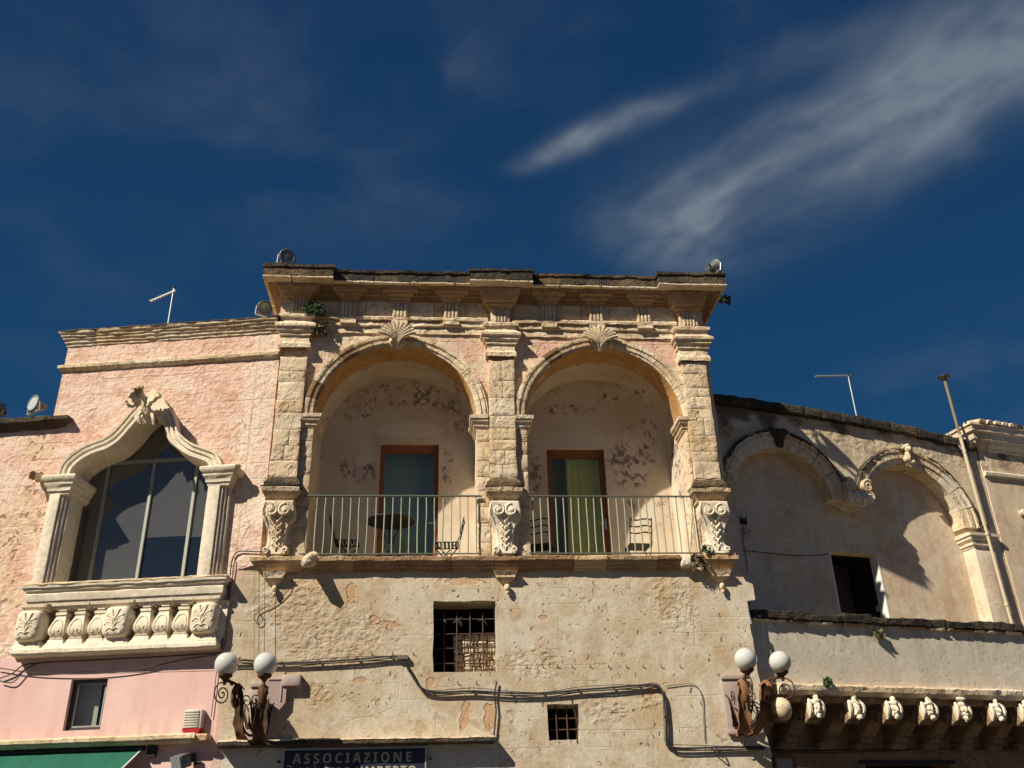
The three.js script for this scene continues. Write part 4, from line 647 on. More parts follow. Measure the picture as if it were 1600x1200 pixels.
  for (const [x, y, rr] of [[133, 806, 9], [120, 815, 8], [150, 800, 10], [195, 790, 9], [113, 855, 7], [155, 850, 8], [110, 880, 6]]) { const [a, b] = B.p(x, y, -2.2); part(win, 'wall_plate', (() => { const q = new THREE.LatheGeometry([[0, 0], [0.5, 0.01], [0.62, 0.05], [1, 0.09], [1.02, 0.12]].map(([p, q2]) => new THREE.Vector2(p * rr * 0.0125, q2 * 0.3)), 20); q.rotateX(Math.PI / 2); q.translate(Math.max(-3.1, a), b, -3.58); return q; })(), plain('glazed_plate', 0.16, 0.11, 0.08, 0.4)); }
  { const [a, b] = B.p(272, 808, -0.5); part(win, 'hanging_sign', [box(a - 0.17, a + 0.17, b - 0.12, b + 0.12, -0.52, -0.51), bar([a - 0.15, b + 0.12, -0.515], [a, b + 0.26, -0.515], 0.004), bar([a + 0.15, b + 0.12, -0.515], [a, b + 0.26, -0.515], 0.004)], plain('grey_hanging_sign', 0.1, 0.11, 0.12, 0.7)); }
  // balustrade under the window
  const bal = sub(g, 'balustrade', 'pale stone balustrade with carved blocks and squat balusters'), bl = -3.2, bR = -0.14, bw = 0.19;
  part(bal, 'handrail', sweep([[bl, -0.05], [bl, bw - 0.06], [bR, bw - 0.06], [bR, -0.05]], [[-0.12, 5.19], [0.0, 5.195], [0.01, 5.23], [0.03, 5.24], [0.045, 5.30], [0.05, 5.34], [0.03, 5.36], [0.035, 5.385], [0.07, 5.395], [0.075, 5.425], [0.10, 5.435], [0.105, 5.47], [0.09, 5.49], [-0.25, 5.5]], { amp: 0.007, freq: 9 }), M.white);
  part(bal, 'handrail_crust', sweep([[bl, -0.05], [bl, bw - 0.06], [bR, bw - 0.06], [bR, -0.05]], [[-0.1, 5.496], [0.085, 5.488], [0.108, 5.47], [0.112, 5.485], [0.09, 5.505], [-0.1, 5.51]], { amp: 0.014, freq: 15 }), M.ochres[2], 'grey weathering crust on the handrail');
  part(bal, 'base', sweep([[bl, -0.05], [bl, bw - 0.02], [bR, bw - 0.02], [bR, -0.05]], [[-0.2, 4.41], [0.03, 4.41], [0.06, 4.44], [0.06, 4.49], [0.03, 4.52], [0.0, 4.525], [-0.2, 4.53]], { amp: 0.007 }), M.white);
  part(bal, 'back_panel', slab(rect(bl - 0.05, 4.45, bR + 0.05, 5.3), [], -0.42, -0.3, { amp: 0.003 }), M.white);
  const loft = (uc, secs, d = 0.5) => { const pos = []; for (let i = 0; i + 1 < secs.length; i++) { const [h0, y0, f0] = secs[i], [h1, y1, f1] = secs[i + 1]; const Q = (h, y, f) => [[uc - h, y, -0.02 - f], [uc - h, y, bw - 0.1 + f], [uc + h, y, bw - 0.1 + f], [uc + h, y, -0.02 - f]]; const P0 = Q(h0, y0, f0), P1 = Q(h1, y1, f1); for (let k = 0; k < 4; k++) { const m = (k + 1) % 4; pos.push(...P0[k], ...P0[m], ...P1[m], ...P0[k], ...P1[m], ...P1[k]); } } return fin(gridGeo(pos), { amp: 0.004, crease: 0.9 }); };
  const BX = [372, 500, 635, 945, 1072, 1205].map((x) => B.u(x / 4.324, 880 + 440 / 4.324, 0.2)), KX = [190, 778, 1367].map((x) => B.u(x / 4.324, 880 + 420 / 4.324, 0.2));
  const foot = (uc, h) => { part(bal, 'baluster_foot', loft(uc, [[h + 0.04, 4.525, 0.09], [h + 0.035, 4.55, 0.085], [h, 4.60, 0.06], [h - 0.01, 4.645, 0.04]]), M.white); part(bal, 'baluster_cap', loft(uc, [[h - 0.03, 5.10, 0.03], [h, 5.125, 0.05], [h + 0.005, 5.15, 0.055], [h + 0.02, 5.155, 0.075], [h + 0.03, 5.2, 0.085]]), M.white); };
  for (const uc of BX) {
    foot(uc, 0.125);
    part(bal, 'baluster', loft(uc, [[0.085, 4.63, 0.02], [0.10, 4.65, 0.04], [0.10, 4.675, 0.045], [0.085, 4.68, 0.03], [0.125, 4.74, 0.075], [0.125, 4.80, 0.085], [0.11, 4.88, 0.06], [0.085, 4.97, 0.02], [0.07, 5.02, 0.0], [0.085, 5.025, 0.02], [0.085, 5.065, 0.02], [0.06, 5.07, 0.0], [0.06, 5.11, 0.0]]), M.white);
    for (const s of [-1, 1]) part(bal, 'heart_relief', tubeGeo([[uc + s * 0.012, 4.95, bw - 0.062], [uc + s * 0.05, 4.93, bw - 0.055], [uc + s * 0.09, 4.82, bw - 0.02], [uc + s * 0.085, 4.76, bw - 0.02], [uc + s * 0.05, 4.735, bw - 0.03], [uc + s * 0.025, 4.76, bw - 0.02], [uc + s * 0.045, 4.785, bw - 0.014]], 0.008, 30, 5), M.white);
  }
  for (const uc of KX) {
    foot(uc, 0.185);
    const bg = new THREE.SphereGeometry(1, 20, 16), q = bg.attributes.position; for (let k = 0; k < q.count; k++) { const f = (t) => Math.sign(t) * Math.pow(Math.abs(t), 0.45); q.setXYZ(k, uc + 0.2 * f(q.getX(k)), 4.865 + 0.235 * f(q.getY(k)), 0.09 + 0.17 * f(q.getZ(k))); }
    part(bal, 'carved_block', fin(bg, { amp: 0.006, crease: 0.8 }), M.white);
    const zf = 0.262; for (const s of [-1, 1]) { for (const pts of [[[0, 4.74], [0.03, 4.86], [0.07, 4.93], [0.12, 4.95]], [[0, 4.78], [0.05, 4.84], [0.1, 4.85], [0.13, 4.82]], [[0, 4.86], [0.03, 4.95], [0.05, 5.02]], [[0.0, 4.74], [0.06, 4.76], [0.11, 4.72], [0.1, 4.68], [0.07, 4.69]]]) part(bal, 'foliage_relief', tubeGeo(pts.map(([x, y]) => [uc + s * x, y, zf - x * 0.12]), 0.013, 16, 6), M.white); for (const [x, y] of [[0.12, 4.96], [0.14, 4.82], [0.055, 5.03], [0.075, 4.89]]) part(bal, 'foliage_relief', ball(uc + s * x, y, zf - 0.02, 0.026, 0.026, 0.022, 8), M.white); }
    part(bal, 'foliage_relief', ball(uc, 4.9, zf, 0.03, 0.03, 0.02, 8), M.white);
  }
  part(bal, 'end_slab', slab([[-3.3, 4.42], [-3.18, 4.42], [-3.16, 5.2], [-3.24, 5.2], [-3.22, 4.9]], [], -0.02, 0.05, { amp: 0.006 }), M.pales[2]);
  part(bal, 'end_slab', slab([[-0.16, 4.42], [-0.05, 4.62], [-0.03, 5.15], [-0.16, 5.15]], [], -0.02, 0.05, { amp: 0.006 }), M.white);
  // small window in the smooth pink wall
  const sw = sub(g, 'small_window', 'small dark-framed window in smooth pink plaster'), fz = -0.09;
  part(sw, 'window_frame', [box(SW.l, SW.l + 0.06, SW.b, SW.t, fz - 0.03, fz + 0.02), box(SW.e - 0.045, SW.e, SW.b, SW.t, fz - 0.03, fz + 0.02), box(SW.l + 0.06, SW.e - 0.045, SW.t - 0.05, SW.t, fz - 0.03, fz + 0.02), box(SW.l + 0.06, SW.e - 0.045, SW.b, SW.b + 0.045, fz - 0.03, fz + 0.02)], M.frameDark);
  part(sw, 'inner_frame', [box(SW.l + 0.06, SW.l + 0.085, SW.b + 0.045, SW.t - 0.05, fz - 0.02, fz + 0.005), box(SW.e - 0.07, SW.e - 0.045, SW.b + 0.045, SW.t - 0.05, fz - 0.02, fz + 0.005), box(SW.l + 0.085, SW.e - 0.07, SW.b + 0.045, SW.b + 0.07, fz - 0.02, fz + 0.005), box(SW.l + 0.085, SW.e - 0.07, SW.t - 0.075, SW.t - 0.05, fz - 0.02, fz + 0.005)], M.frameGrey);
  part(sw, 'pane', box(SW.l + 0.085, SW.e - 0.07, SW.b + 0.07, SW.t - 0.075, fz - 0.015, fz - 0.009), M.glass);
  part(sw, 'inner_room', room(SW.l - 0.1, SW.e + 0.1, SW.b - 0.2, SW.t + 0.1, -1.6, -0.43), plain('dim_grey_interior', 0.3, 0.27, 0.22, 0.95));
  part(sw, 'curtain', box(SW.l + 0.02, SW.l + 0.34, SW.b, SW.t, -0.3, -0.28), plain('grey_blind', 0.5, 0.45, 0.36, 0.9));
  // ledge over the awning
  for (const q of pieces([[-7, 0], [-0.47, 0], [-0.47, -0.1]], 2.2, r)) part(g, 'ledge_slab', sweep(q, [[0, 3.10], [0.17, 3.115], [0.19, 3.13], [0.19, 3.155], [0.225, 3.165], [0.23, 3.21], [0.2, 3.235], [0, 3.25]], { amp: 0.006 }), M.pales[2]);
  part(g, 'ledge_slab', sweep([[-0.465, 0], [-0.27, 0], [-0.27, -0.1]], [[0, 3.12], [0.18, 3.135], [0.2, 3.2], [0.18, 3.225], [0, 3.24]], { amp: 0.006 }), tinted(M.pale, 0.85, 0.68, 0.6));
}

// ═════════════════════════ arcade house with its terrace ═════════════════════════
const arcade = thing('arcade_house', D, [0, 0, 0], 0, 'washed-out pinkish house with two blind arches above a bracketed terrace', 'house');
const FW = -1.0, RW = -1.3;
{
  const g = arcade, r = rng(44);
  const topV = (u) => u < 2.6 ? mix(9.36, 9.32, (u - 0.6) / 2) : u < 4.7 ? mix(9.32, 9.22, (u - 2.6) / 2.1) : mix(9.22, 9.04, (u - 4.7) / 1.8);
  const L = { c: 1.74, v: 7.32, r: 1.08 }, Q = { c: 4.67, v: 7.2, r: 1.13 };
  const al = arcPath(L.c, L.v, L.r, 180, 8, 26), aq = arcPath(Q.c, Q.v, Q.r, 163, 0, 26);
  const front = [[-0.3, 3.9], [L.c - L.r, 3.9], ...al, [3.05, 7.45], [3.3, 7.36], [3.5, 7.45], ...aq, [5.88, 7.0], [5.93, 6.9], [5.93, 3.9], [6.64, 3.9], [6.64, 8.9], [5.6, 8.98], [4.7, 9.06], [2.6, 9.15], [-0.3, 9.2]];
  part(g, 'arch_wall', slab(front, [], RW - 0.02, FW, { crease: 0.15 }), M.arcade);
  const dr = { l: 2.745, e: 3.82, t: 6.53 };
  part(g, 'recess_wall', slab([[0, 3.9], [dr.l, 3.9], [dr.l, dr.t], [dr.e, dr.t], [dr.e, 3.9], [6.4, 3.9], [6.4, 8.7], [0, 8.7]], [], RW - 0.22, RW, { crease: 0.15 }), M.arcade);
  const dd = sub(g, 'doorway', 'dark open doorway with pale plaster jamb');
  part(dd, 'jamb', [box(dr.e - 0.012, dr.e + 0.02, 3.95, dr.t, RW - 0.21, RW + 0.006), box(dr.l - 0.02, dr.l + 0.012, 3.95, dr.t, RW - 0.21, RW + 0.006)], M.whitePaint);
  part(dd, 'door_leaf', box(dr.l + 0.02, dr.l + 0.9, 3.95, dr.t - 0.05, RW - 0.75, RW - 0.70).rotateY(0), plain('dark_red_door', 0.035, 0.012, 0.01, 0.6));
  part(dd, 'inner_room', room(dr.l - 0.3, dr.e + 0.3, 3.9, dr.t + 0.1, -4.2, RW - 0.222), M.room);
  part(dd, 'number_plate', [box(dr.e - 0.02, dr.e - 0.013, 5.5, 5.62, RW - 0.3, RW - 0.2)], M.lightGrey);
  // archivolts
  const prof = [[-0.01, -0.28], [-0.01, 0.03], [0.06, 0.05], [0.12, 0.05], [0.125, 0.085], [0.20, 0.09], [0.205, 0.06], [0.25, 0.065], [0.255, 0.11], [0.31, 0.115], [0.32, 0.0], [0.32, -0.05], [0.1, -0.28]].map(([o, w]) => [o, FW + w]);
  const crust = [[0.262, 0.105], [0.30, 0.125], [0.335, 0.1], [0.335, 0.0], [0.3, 0.0]].map(([o, w]) => [o, FW + w]);
  for (const [q, a0, a1, n] of [[L, 180, 12, 9], [Q, 160, -4, 9]]) {
    const a = sub(g, 'blind_arch');
    for (let k = 0; k < n; k++) { const s = mix(a0, a1, k / n) - 0.15, e = mix(a0, a1, (k + 1) / n) + 0.15; part(a, 'voussoir', sweep(arcPath(q.c, q.v, q.r, s, e, 5), prof, { up: false, step: 0.2, amp: 0.008 }), pick([M.pales[0], M.pales[2], M.white, M.pales[3]], r)); if (!(q === Q && k === 4)) part(a, 'voussoir_crust', sweep(arcPath(q.c, q.v, q.r, s, e, 5), crust, { up: false, step: 0.12, amp: 0.016, freq: 13 }), pick([M.crusts[0], M.crusts[1], M.crusts[3]], r)); }
  }
  part(g, 'keystone', fin(mergeGeometries([ball(1.74, 8.62, FW + 0.12, 0.14, 0.16, 0.09), ball(1.62, 8.7, FW + 0.12, 0.08, 0.08, 0.06), ball(1.87, 8.7, FW + 0.12, 0.08, 0.08, 0.06), ball(1.74, 8.47, FW + 0.1, 0.09, 0.1, 0.07)]), { amp: 0.03, freq: 11 }), M.crusts[3], 'black-stained carved keystone');
  part(g, 'keystone', fin(mergeGeometries([ball(4.7, 8.62, FW + 0.18, 0.075, 0.08, 0.08), ball(4.68, 8.47, FW + 0.16, 0.06, 0.12, 0.07), ball(4.76, 8.36, FW + 0.16, 0.08, 0.05, 0.06), ball(4.62, 8.4, FW + 0.14, 0.05, 0.06, 0.05), tubeGeo([[4.58, 8.62, FW + 0.14], [4.7, 8.71, FW + 0.2], [4.83, 8.64, FW + 0.14]], 0.03, 10, 6)]), { amp: 0.015, freq: 14 }), M.pales[2], 'small pale carved figure as keystone');
  // hanging corbel with scrolls between the arches
  const hc = sub(g, 'hanging_corbel');
  for (const [u, s] of [[3.13, 1], [3.53, -1]]) { part(hc, 'scroll', fin(mergeGeometries([tubeGeo(spiral(u, 7.72, 0.135, 0.02, 1.7, s > 0 ? 2.2 : 0.9, -s, FW + 0.16, 36), 0.042, 50, 6), tubeGeo(spiral(u, 7.72, 0.135, 0.02, 1.7, s > 0 ? 2.2 : 0.9, -s, FW + 0.08, 36), 0.05, 50, 6)]), { amp: 0.008 }), M.pales[2]); part(hc, 'scroll_core', fin(new THREE.CylinderGeometry(0.13, 0.12, 0.2, 14).rotateX(Math.PI / 2).translate(u, 7.72, FW + 0.04), { amp: 0.006 }), M.pales[2]); }
  part(hc, 'corbel_body', slab([[3.05, 7.62], [3.58, 7.62], [3.55, 7.45], [3.42, 7.36], [3.3, 7.32], [3.18, 7.36], [3.07, 7.45]], [], RW + 0.02, FW + 0.14, { bevel: 0.02, amp: 0.01 }), M.pales[0]);
  for (const u of [3.1, 3.24, 3.4, 3.54]) part(hc, 'carved_leaf', fin(mergeGeometries([tubeGeo(spiral(u, 7.5, 0.085, 0.015, 1.4, 1.6, u < 3.3 ? 1 : -1, FW + 0.2, 24), 0.028, 30, 6), ball(u, 7.48, FW + 0.16, 0.07, 0.1, 0.05, 8)]), { amp: 0.01 }), M.white);
  // capital of the end pier
  part(g, 'capital', sweep([[5.93, RW], [5.93, FW], [6.42, FW], [6.42, RW]], [[-0.1, 6.72], [0.015, 6.73], [0.02, 6.76], [0.05, 6.78], [0.055, 6.82], [0.03, 6.83], [0.03, 6.86], [0.085, 6.89], [0.09, 6.94], [0.12, 6.955], [0.125, 7.01], [-0.1, 7.02]], { amp: 0.007 }), M.white);
  part(g, 'end_scroll', fin(tubeGeo(spiral(6.2, 7.12, 0.1, 0.02, 1.5, 1.6, -1, FW + 0.09, 30), 0.04, 40, 6), { amp: 0.008 }), M.crusts[3]);
  part(g, 'pier', block(5.93, 6.44, 3.95, 6.75, RW - 0.05, FW + 0.012, { amp: 0.004, step: 0.3, r: 0.01 }), tinted(M.parapet, 1.05, 1, 0.95));
  // black coping along the sloping top
  for (let u = -0.2; u < 6.6;) { const l = Math.min(0.4 + r() * 0.35, 6.62 - u), t = topV(u + l / 2) + (r() - 0.5) * 0.015, s = Math.atan((topV(u + l) - topV(u)) / l); const b = part(g, 'coping_stone', block(-l / 2 + 0.003, l / 2 - 0.003, -0.2, 0, -0.45, 0.1 + r() * 0.02, { amp: 0.016, r: 0.02 }), pick(M.crusts, r)); b.position.set(u + l / 2, t, FW); b.rotation.z = s; u += l; }
  part(g, 'side_wall', box(0, 6.6, 4, 9.0, -4.6, -4.4), M.sideWall);

  // terrace
  const t = sub(g, 'terrace_parapet', 'grey limewashed terrace parapet with broken black coping');
  part(t, 'parapet_wall', slab(rect(-0.05, 3.85, 8.2, 4.86), [], -0.22, 0, {}), M.parapet);
  part(t, 'terrace_floor', box(-0.05, 8.2, 3.72, 3.94, RW, -0.23), M.pale);
  for (let u = 0.0; u < 8.1;) { const l = 0.35 + r() * 0.4, h = (r() < 0.3 ? -0.03 : 0) + (r() - 0.5) * 0.03, o = r() < 0.35 ? 0.04 : 0.085;
    part(t, 'coping_stone', sweep([[u, 0], [u + l - 0.008, 0]], [[-0.25, 4.845], [0.04, 4.845], [0.05, 4.865], [o, 4.87], [o + 0.01, 4.985 + h], [o - 0.02, 5.0 + h], [-0.25, 5.01 + h]], { amp: 0.017, freq: 9, step: 0.06 }), pick([M.crusts[2], M.crusts[2], M.crusts[0], M.crusts[1]], r));
    if (r() < 0.75) part(t, 'coping_fillet', sweep([[u, 0], [u + l * (0.6 + 0.4 * r()), 0]], [[-0.02, 4.81], [0.06, 4.815], [0.07, 4.842], [-0.02, 4.844]], { amp: 0.014, freq: 12, step: 0.06 }), pick([M.pales[2], M.brownstone, M.pales[0]], r)); u += l; }
  for (const q of pieces([[0.3, 0], [8.2, 0]], 1.0, r, 0.006)) part(t, 'base_moulding', sweep(q, [[-0.2, 3.70], [0.05, 3.70], [0.065, 3.74], [0.09, 3.76], [0.10, 3.83], [0.08, 3.86], [0, 3.87], [-0.2, 3.87]], { amp: 0.014, freq: 11 }), pick([M.pales[0], M.pales[3], M.pales[2]], r));
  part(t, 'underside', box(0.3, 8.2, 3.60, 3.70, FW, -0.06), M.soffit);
  // brackets with carved masks
  const us = [0.32, 0.903, 1.644, 2.358, 3.054, 3.73, 4.452, 5.09, 5.75, 6.4];
  us.forEach((u, i) => {
    const b = sub(g, 'mask_bracket'), big = i === 5, m = M.white;
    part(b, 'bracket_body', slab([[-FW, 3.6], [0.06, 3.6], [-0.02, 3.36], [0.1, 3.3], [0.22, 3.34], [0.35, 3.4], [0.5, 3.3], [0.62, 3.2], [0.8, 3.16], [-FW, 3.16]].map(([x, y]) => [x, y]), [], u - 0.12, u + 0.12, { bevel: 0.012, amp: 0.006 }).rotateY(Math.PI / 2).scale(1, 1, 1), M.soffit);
    for (const s of [-1, 1]) part(b, 'side_scroll', fin(tubeGeo(spiral(0, 3.42, 0.12, 0.02, 1.5, 2.6, -1, 0, 30).map(([x, y]) => [u + s * 0.14, y, -0.22 + x]), 0.02, 40, 5), { amp: 0.004 }), M.soffit);
    if (i > 0) { // a bearded mask: head, brow, nose, cheeks, beard and side locks
      const k = (x) => (h2(i, x, 9) - 0.5) * 0.03;
      const f = [ball(u + k(1), 3.655, 0.075, 0.042, 0.045, 0.045, 9), ball(u + k(2), 3.595, 0.085, 0.06, 0.045, 0.055, 10), ball(u - 0.045, 3.60, 0.07, 0.035, 0.03, 0.035, 8), ball(u + 0.05, 3.585, 0.07, 0.035, 0.03, 0.035, 8), ball(u + k(3), 3.52, 0.09, 0.055, 0.07, 0.06, 10), ball(u + k(3), 3.50, 0.145, 0.02, 0.045, 0.03, 8), ball(u + k(4), 3.445, 0.115, 0.05, 0.026, 0.035, 9), ball(u + k(5), 3.385, 0.11, 0.045, 0.05, 0.045, 10), ball(u - 0.05, 3.44, 0.09, 0.026, 0.04, 0.03, 8), ball(u + 0.05, 3.45, 0.09, 0.026, 0.04, 0.03, 8)];
      part(b, 'carved_mask', fin(mergeGeometries(f), { amp: 0.014 + 0.004 * (i % 3), freq: 17, seed: i * 5 }), m);
      part(b, 'bracket_roll', fin(new THREE.CylinderGeometry(0.15, 0.15, 0.25, 20, 3).rotateZ(Math.PI / 2).translate(u, 3.47, -0.085), { amp: 0.008 }), M.pales[2]);
      for (const s of [-1, 1]) part(b, 'side_lock', fin(tubeGeo([[u + s * 0.085, 3.63, 0.03], [u + s * 0.115, 3.56, 0.075], [u + s * 0.12, 3.45, 0.085], [u + s * 0.115, 3.36, 0.03]], 0.03, 14, 6, (x) => 0.7 + 0.5 * Math.sin(x * 3)), { amp: 0.009, seed: i }), m);
      if (big) part(b, 'crest', fin(ball(u, 3.68, 0.07, 0.1, 0.04, 0.06), { amp: 0.02, freq: 14 }), m);
    } else part(b, 'blank_scroll', fin(ball(u, 3.48, 0.0, 0.16, 0.17, 0.12), { amp: 0.02 }), M.pales[2]);
    part(b, 'lower_block', [block(u - 0.17, u + 0.13, 2.98, 3.10, FW - 0.05, FW + 0.22, { amp: 0.014, r: 0.03 }), block(u - 0.12, u + 0.12, 3.08, 3.18, FW - 0.05, FW + 0.3, { amp: 0.012, r: 0.03 })], M.soffit);
    for (let k = 0; k < 3; k++) part(b, 'fluting', block(u - 0.09 + k * 0.065, u - 0.045 + k * 0.065, 3.17, 3.3, FW, FW + 0.34, { amp: 0.006, r: 0.018 }), M.soffit);
  });
  // wall under the terrace, stained, with a dark shop opening
  const sh = { l: D.u(1352, 1198, FW), e: D.u(1484, 1198, FW), t: D.v(1400, 1193, FW) };
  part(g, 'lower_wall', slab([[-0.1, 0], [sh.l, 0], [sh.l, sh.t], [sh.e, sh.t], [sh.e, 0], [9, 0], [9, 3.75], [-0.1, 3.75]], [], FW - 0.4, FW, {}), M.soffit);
  part(g, 'plaster_patch', slab(ragged([[0.05, 1.5], [1.9, 1.5], [1.9, 2.66], [1.2, 2.72], [0.05, 2.7]], 0.03, 0.12, 5), [], FW, FW + 0.012, {}), M.parapet);
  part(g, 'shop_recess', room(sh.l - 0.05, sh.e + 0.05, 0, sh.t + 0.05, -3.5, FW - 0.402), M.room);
  part(g, 'shop_lintel', box(sh.l - 0.1, sh.e + 0.1, sh.t - 0.005, sh.t + 0.05, FW - 0.05, FW + 0.03), M.blackIron);
}

// ═════════════════════════ corner house at the far right ═════════════════════════
{
  const g = thing('corner_house', D, [6.66, 0, 0], 0, 'pale plain house with a white cornice past the flue pipe', 'house'), r = rng(55), W = FW + 0.02;
  part(g, 'wall', slab(ragged([[0, 0], [4, 0], [4, 9.3], [0.06, 9.3], [0, 8.8]], 0.01, 0.2, 8), [], -4, W, {}), tinted(M.arcade, 0.98, 0.95, 0.93));
  for (const q of pieces([[0.0, W - 1], [0.0, W], [4, W]], 1.3, r, 0.005)) part(g, 'cornice_stone', sweep(q, [[0, 8.86], [0.03, 8.87], [0.04, 8.93], [0.09, 8.97], [0.12, 9.05], [0.15, 9.07], [0.17, 9.2], [0.22, 9.23], [0.23, 9.33], [0.26, 9.35], [0.26, 9.40], [-0.3, 9.42], [-0.3, 8.86]], { amp: 0.009 }), pick([M.white, M.pales[2]], r));
  for (const q of pieces([[0.0, W], [4, W]], 1.5, r, 0.004)) part(g, 'string_course', sweep(q, [[0, 8.28], [0.06, 8.31], [0.07, 8.37], [0.04, 8.40], [0, 8.41]], { amp: 0.007 }), M.white);
  for (let k = 0; k < 18; k++) part(g, 'roof_tile', fin(new THREE.CylinderGeometry(0.1, 0.085, 0.45, 8, 1, false, -Math.PI / 2, Math.PI).rotateX(-Math.PI / 2 + 0.25).translate(0.05 + k * 0.2, 9.45 + (r() - 0.5) * 0.02, W + 0.06), { amp: 0.012 }), pick([M.pales[2], M.ochres[2], M.crusts[3]], r));
  { const [u, v] = D.p(1590, 803, W); part(g, 'wall_bracket', fin(tubeGeo([[u - 6.66 + 0.1, v, W], [u - 6.66 + 0.06, v + 0.02, W + 0.18]], 0.06, 6, 8), { amp: 0.02 }), M.white); }
}

// ═════════════════════════ things on and in front of the houses ═════════════════════════
function railing(l, e, wt, n, label) {
  const g = thing('balcony_railing', A, [l, 5.83, wt], 0, label, 'railing', ''), L = e - l, T = A.v(620, 774, wt) - 5.83;
  delete g.userData.group;
  part(g, 'top_rail', box(-0.06, L + 0.06, T - 0.018, T, -0.022, 0.022), M.darkRail);
  part(g, 'bottom_rail', box(-0.06, L + 0.06, 0.02, 0.035, -0.018, 0.018), M.darkRail);
  for (let k = 0; k < n; k++) { const x = k / (n - 1) * (L - 0.05) + 0.025, j = (q) => (h2(k, q, n) - 0.5) * 0.014; part(g, 'bar', tubeGeo([[x + j(1) * 0.5, 0.03, 0], [x + j(2), T * 0.35, j(3)], [x + j(4), T * 0.7, j(5)], [x + j(6) * 0.5, T - 0.015, 0]], 0.0115, 8, 6), M.railPaint); }
}
railing(-3.36, -0.62, 0.06, 21, 'thin grey-green iron railing across the left arch by the black table');
railing(0.26, 2.95, 0.06, 22, 'thin grey-green iron railing across the right arch by the yellow-green door');

// round table in the left bay
{
  const [u, v] = A.p(610, 815, -0.72), g = thing('garden_table', A, [u, FLOOR, -0.72], 0, 'round black metal table with thin curved legs in front of the glass door', 'table'), h = v - FLOOR;
  part(g, 'tabletop', new THREE.CylinderGeometry(0.40, 0.40, 0.022, 40).translate(0, h, 0), M.blackIron);
  part(g, 'rim', new THREE.TorusGeometry(0.40, 0.014, 8, 40).rotateX(Math.PI / 2).translate(0, h, 0), M.blackIron);
  for (let k = 0; k < 3; k++) { const a = k * 2.094 + 0.4, c = Math.cos(a), s = Math.sin(a); part(g, 'leg', tubeGeo([[0.24 * c, h - 0.01, 0.24 * s], [0.14 * c, h - 0.18, 0.14 * s], [0.06 * c, h * 0.5, 0.06 * s], [0.15 * c, 0.18, 0.15 * s], [0.3 * c, 0.01, 0.3 * s]], 0.012, 24, 6), M.blackIron); }
  part(g, 'leg_ring', new THREE.TorusGeometry(0.075, 0.008, 6, 20).rotateX(Math.PI / 2).translate(0, h * 0.5, 0), M.blackIron);
}
// folding bistro chairs
function makeChair(label) {
  const g = thing('folding_chair', A, [0, FLOOR, 0], 0, label, 'chair'), m = M.blackIron;
  for (const s of [-0.19, 0.19]) { part(g, 'frame_leg', tubeGeo([[s, 0.0, 0.24], [s, 0.24, 0.02], [s, 0.46, -0.17], [s, 0.66, -0.23], [s, 0.88, -0.28]], 0.011, 24, 6), m); part(g, 'frame_leg', tubeGeo([[s * 0.9, 0.0, -0.22], [s * 0.9, 0.24, 0.02], [s * 0.9, 0.44, 0.2]], 0.011, 14, 6), m); }
  part(g, 'seat_frame', [bar([-0.19, 0.445, 0.2], [0.19, 0.445, 0.2], 0.01), bar([-0.19, 0.445, -0.18], [0.19, 0.445, -0.18], 0.01), bar([-0.19, 0.445, -0.18], [-0.19, 0.445, 0.2], 0.01), bar([0.19, 0.445, -0.18], [0.19, 0.445, 0.2], 0.01)], m);
  for (let k = 0; k < 6; k++) part(g, 'seat_slat', box(-0.19, 0.19, 0.447, 0.457, -0.165 + k * 0.062, -0.128 + k * 0.062), m);
  for (let k = 0; k < 3; k++) { const y = 0.84 - k * 0.11; part(g, 'back_slat', tubeGeo([[-0.19, y, -0.27 + k * 0.025], [-0.08, y + 0.014, -0.285 + k * 0.025], [0.08, y - 0.014, -0.285 + k * 0.025], [0.19, y, -0.27 + k * 0.025]], 0.013, 16, 5), m); }
  return g;
}
{
  const put = (o, px, w, turn) => { o.position.copy(A.world(A.u(px, 850, w), FLOOR, w)); o.rotation.y = A.a + turn; return o; };
  const c0 = put(makeChair('black folding chair left of the round table, its tall back to the left'), 541, -0.6, Math.PI / 2);
  const copy = (label) => { const c = c0.clone(); c.name = numbered('folding_chair'); scene.add(c); c.userData = { ...c0.userData, label }; return c; };
  put(copy('black folding chair right of the round table, in the sunlit corner'), 699, -0.75, -Math.PI / 2 - 0.15);
  put(copy('black folding chair half hidden beside the middle scroll bracket'), 845, -0.85, 0.1);
  put(copy('black folding chair in full sun right of the yellow-green door'), 997, -0.85, -0.25);
}

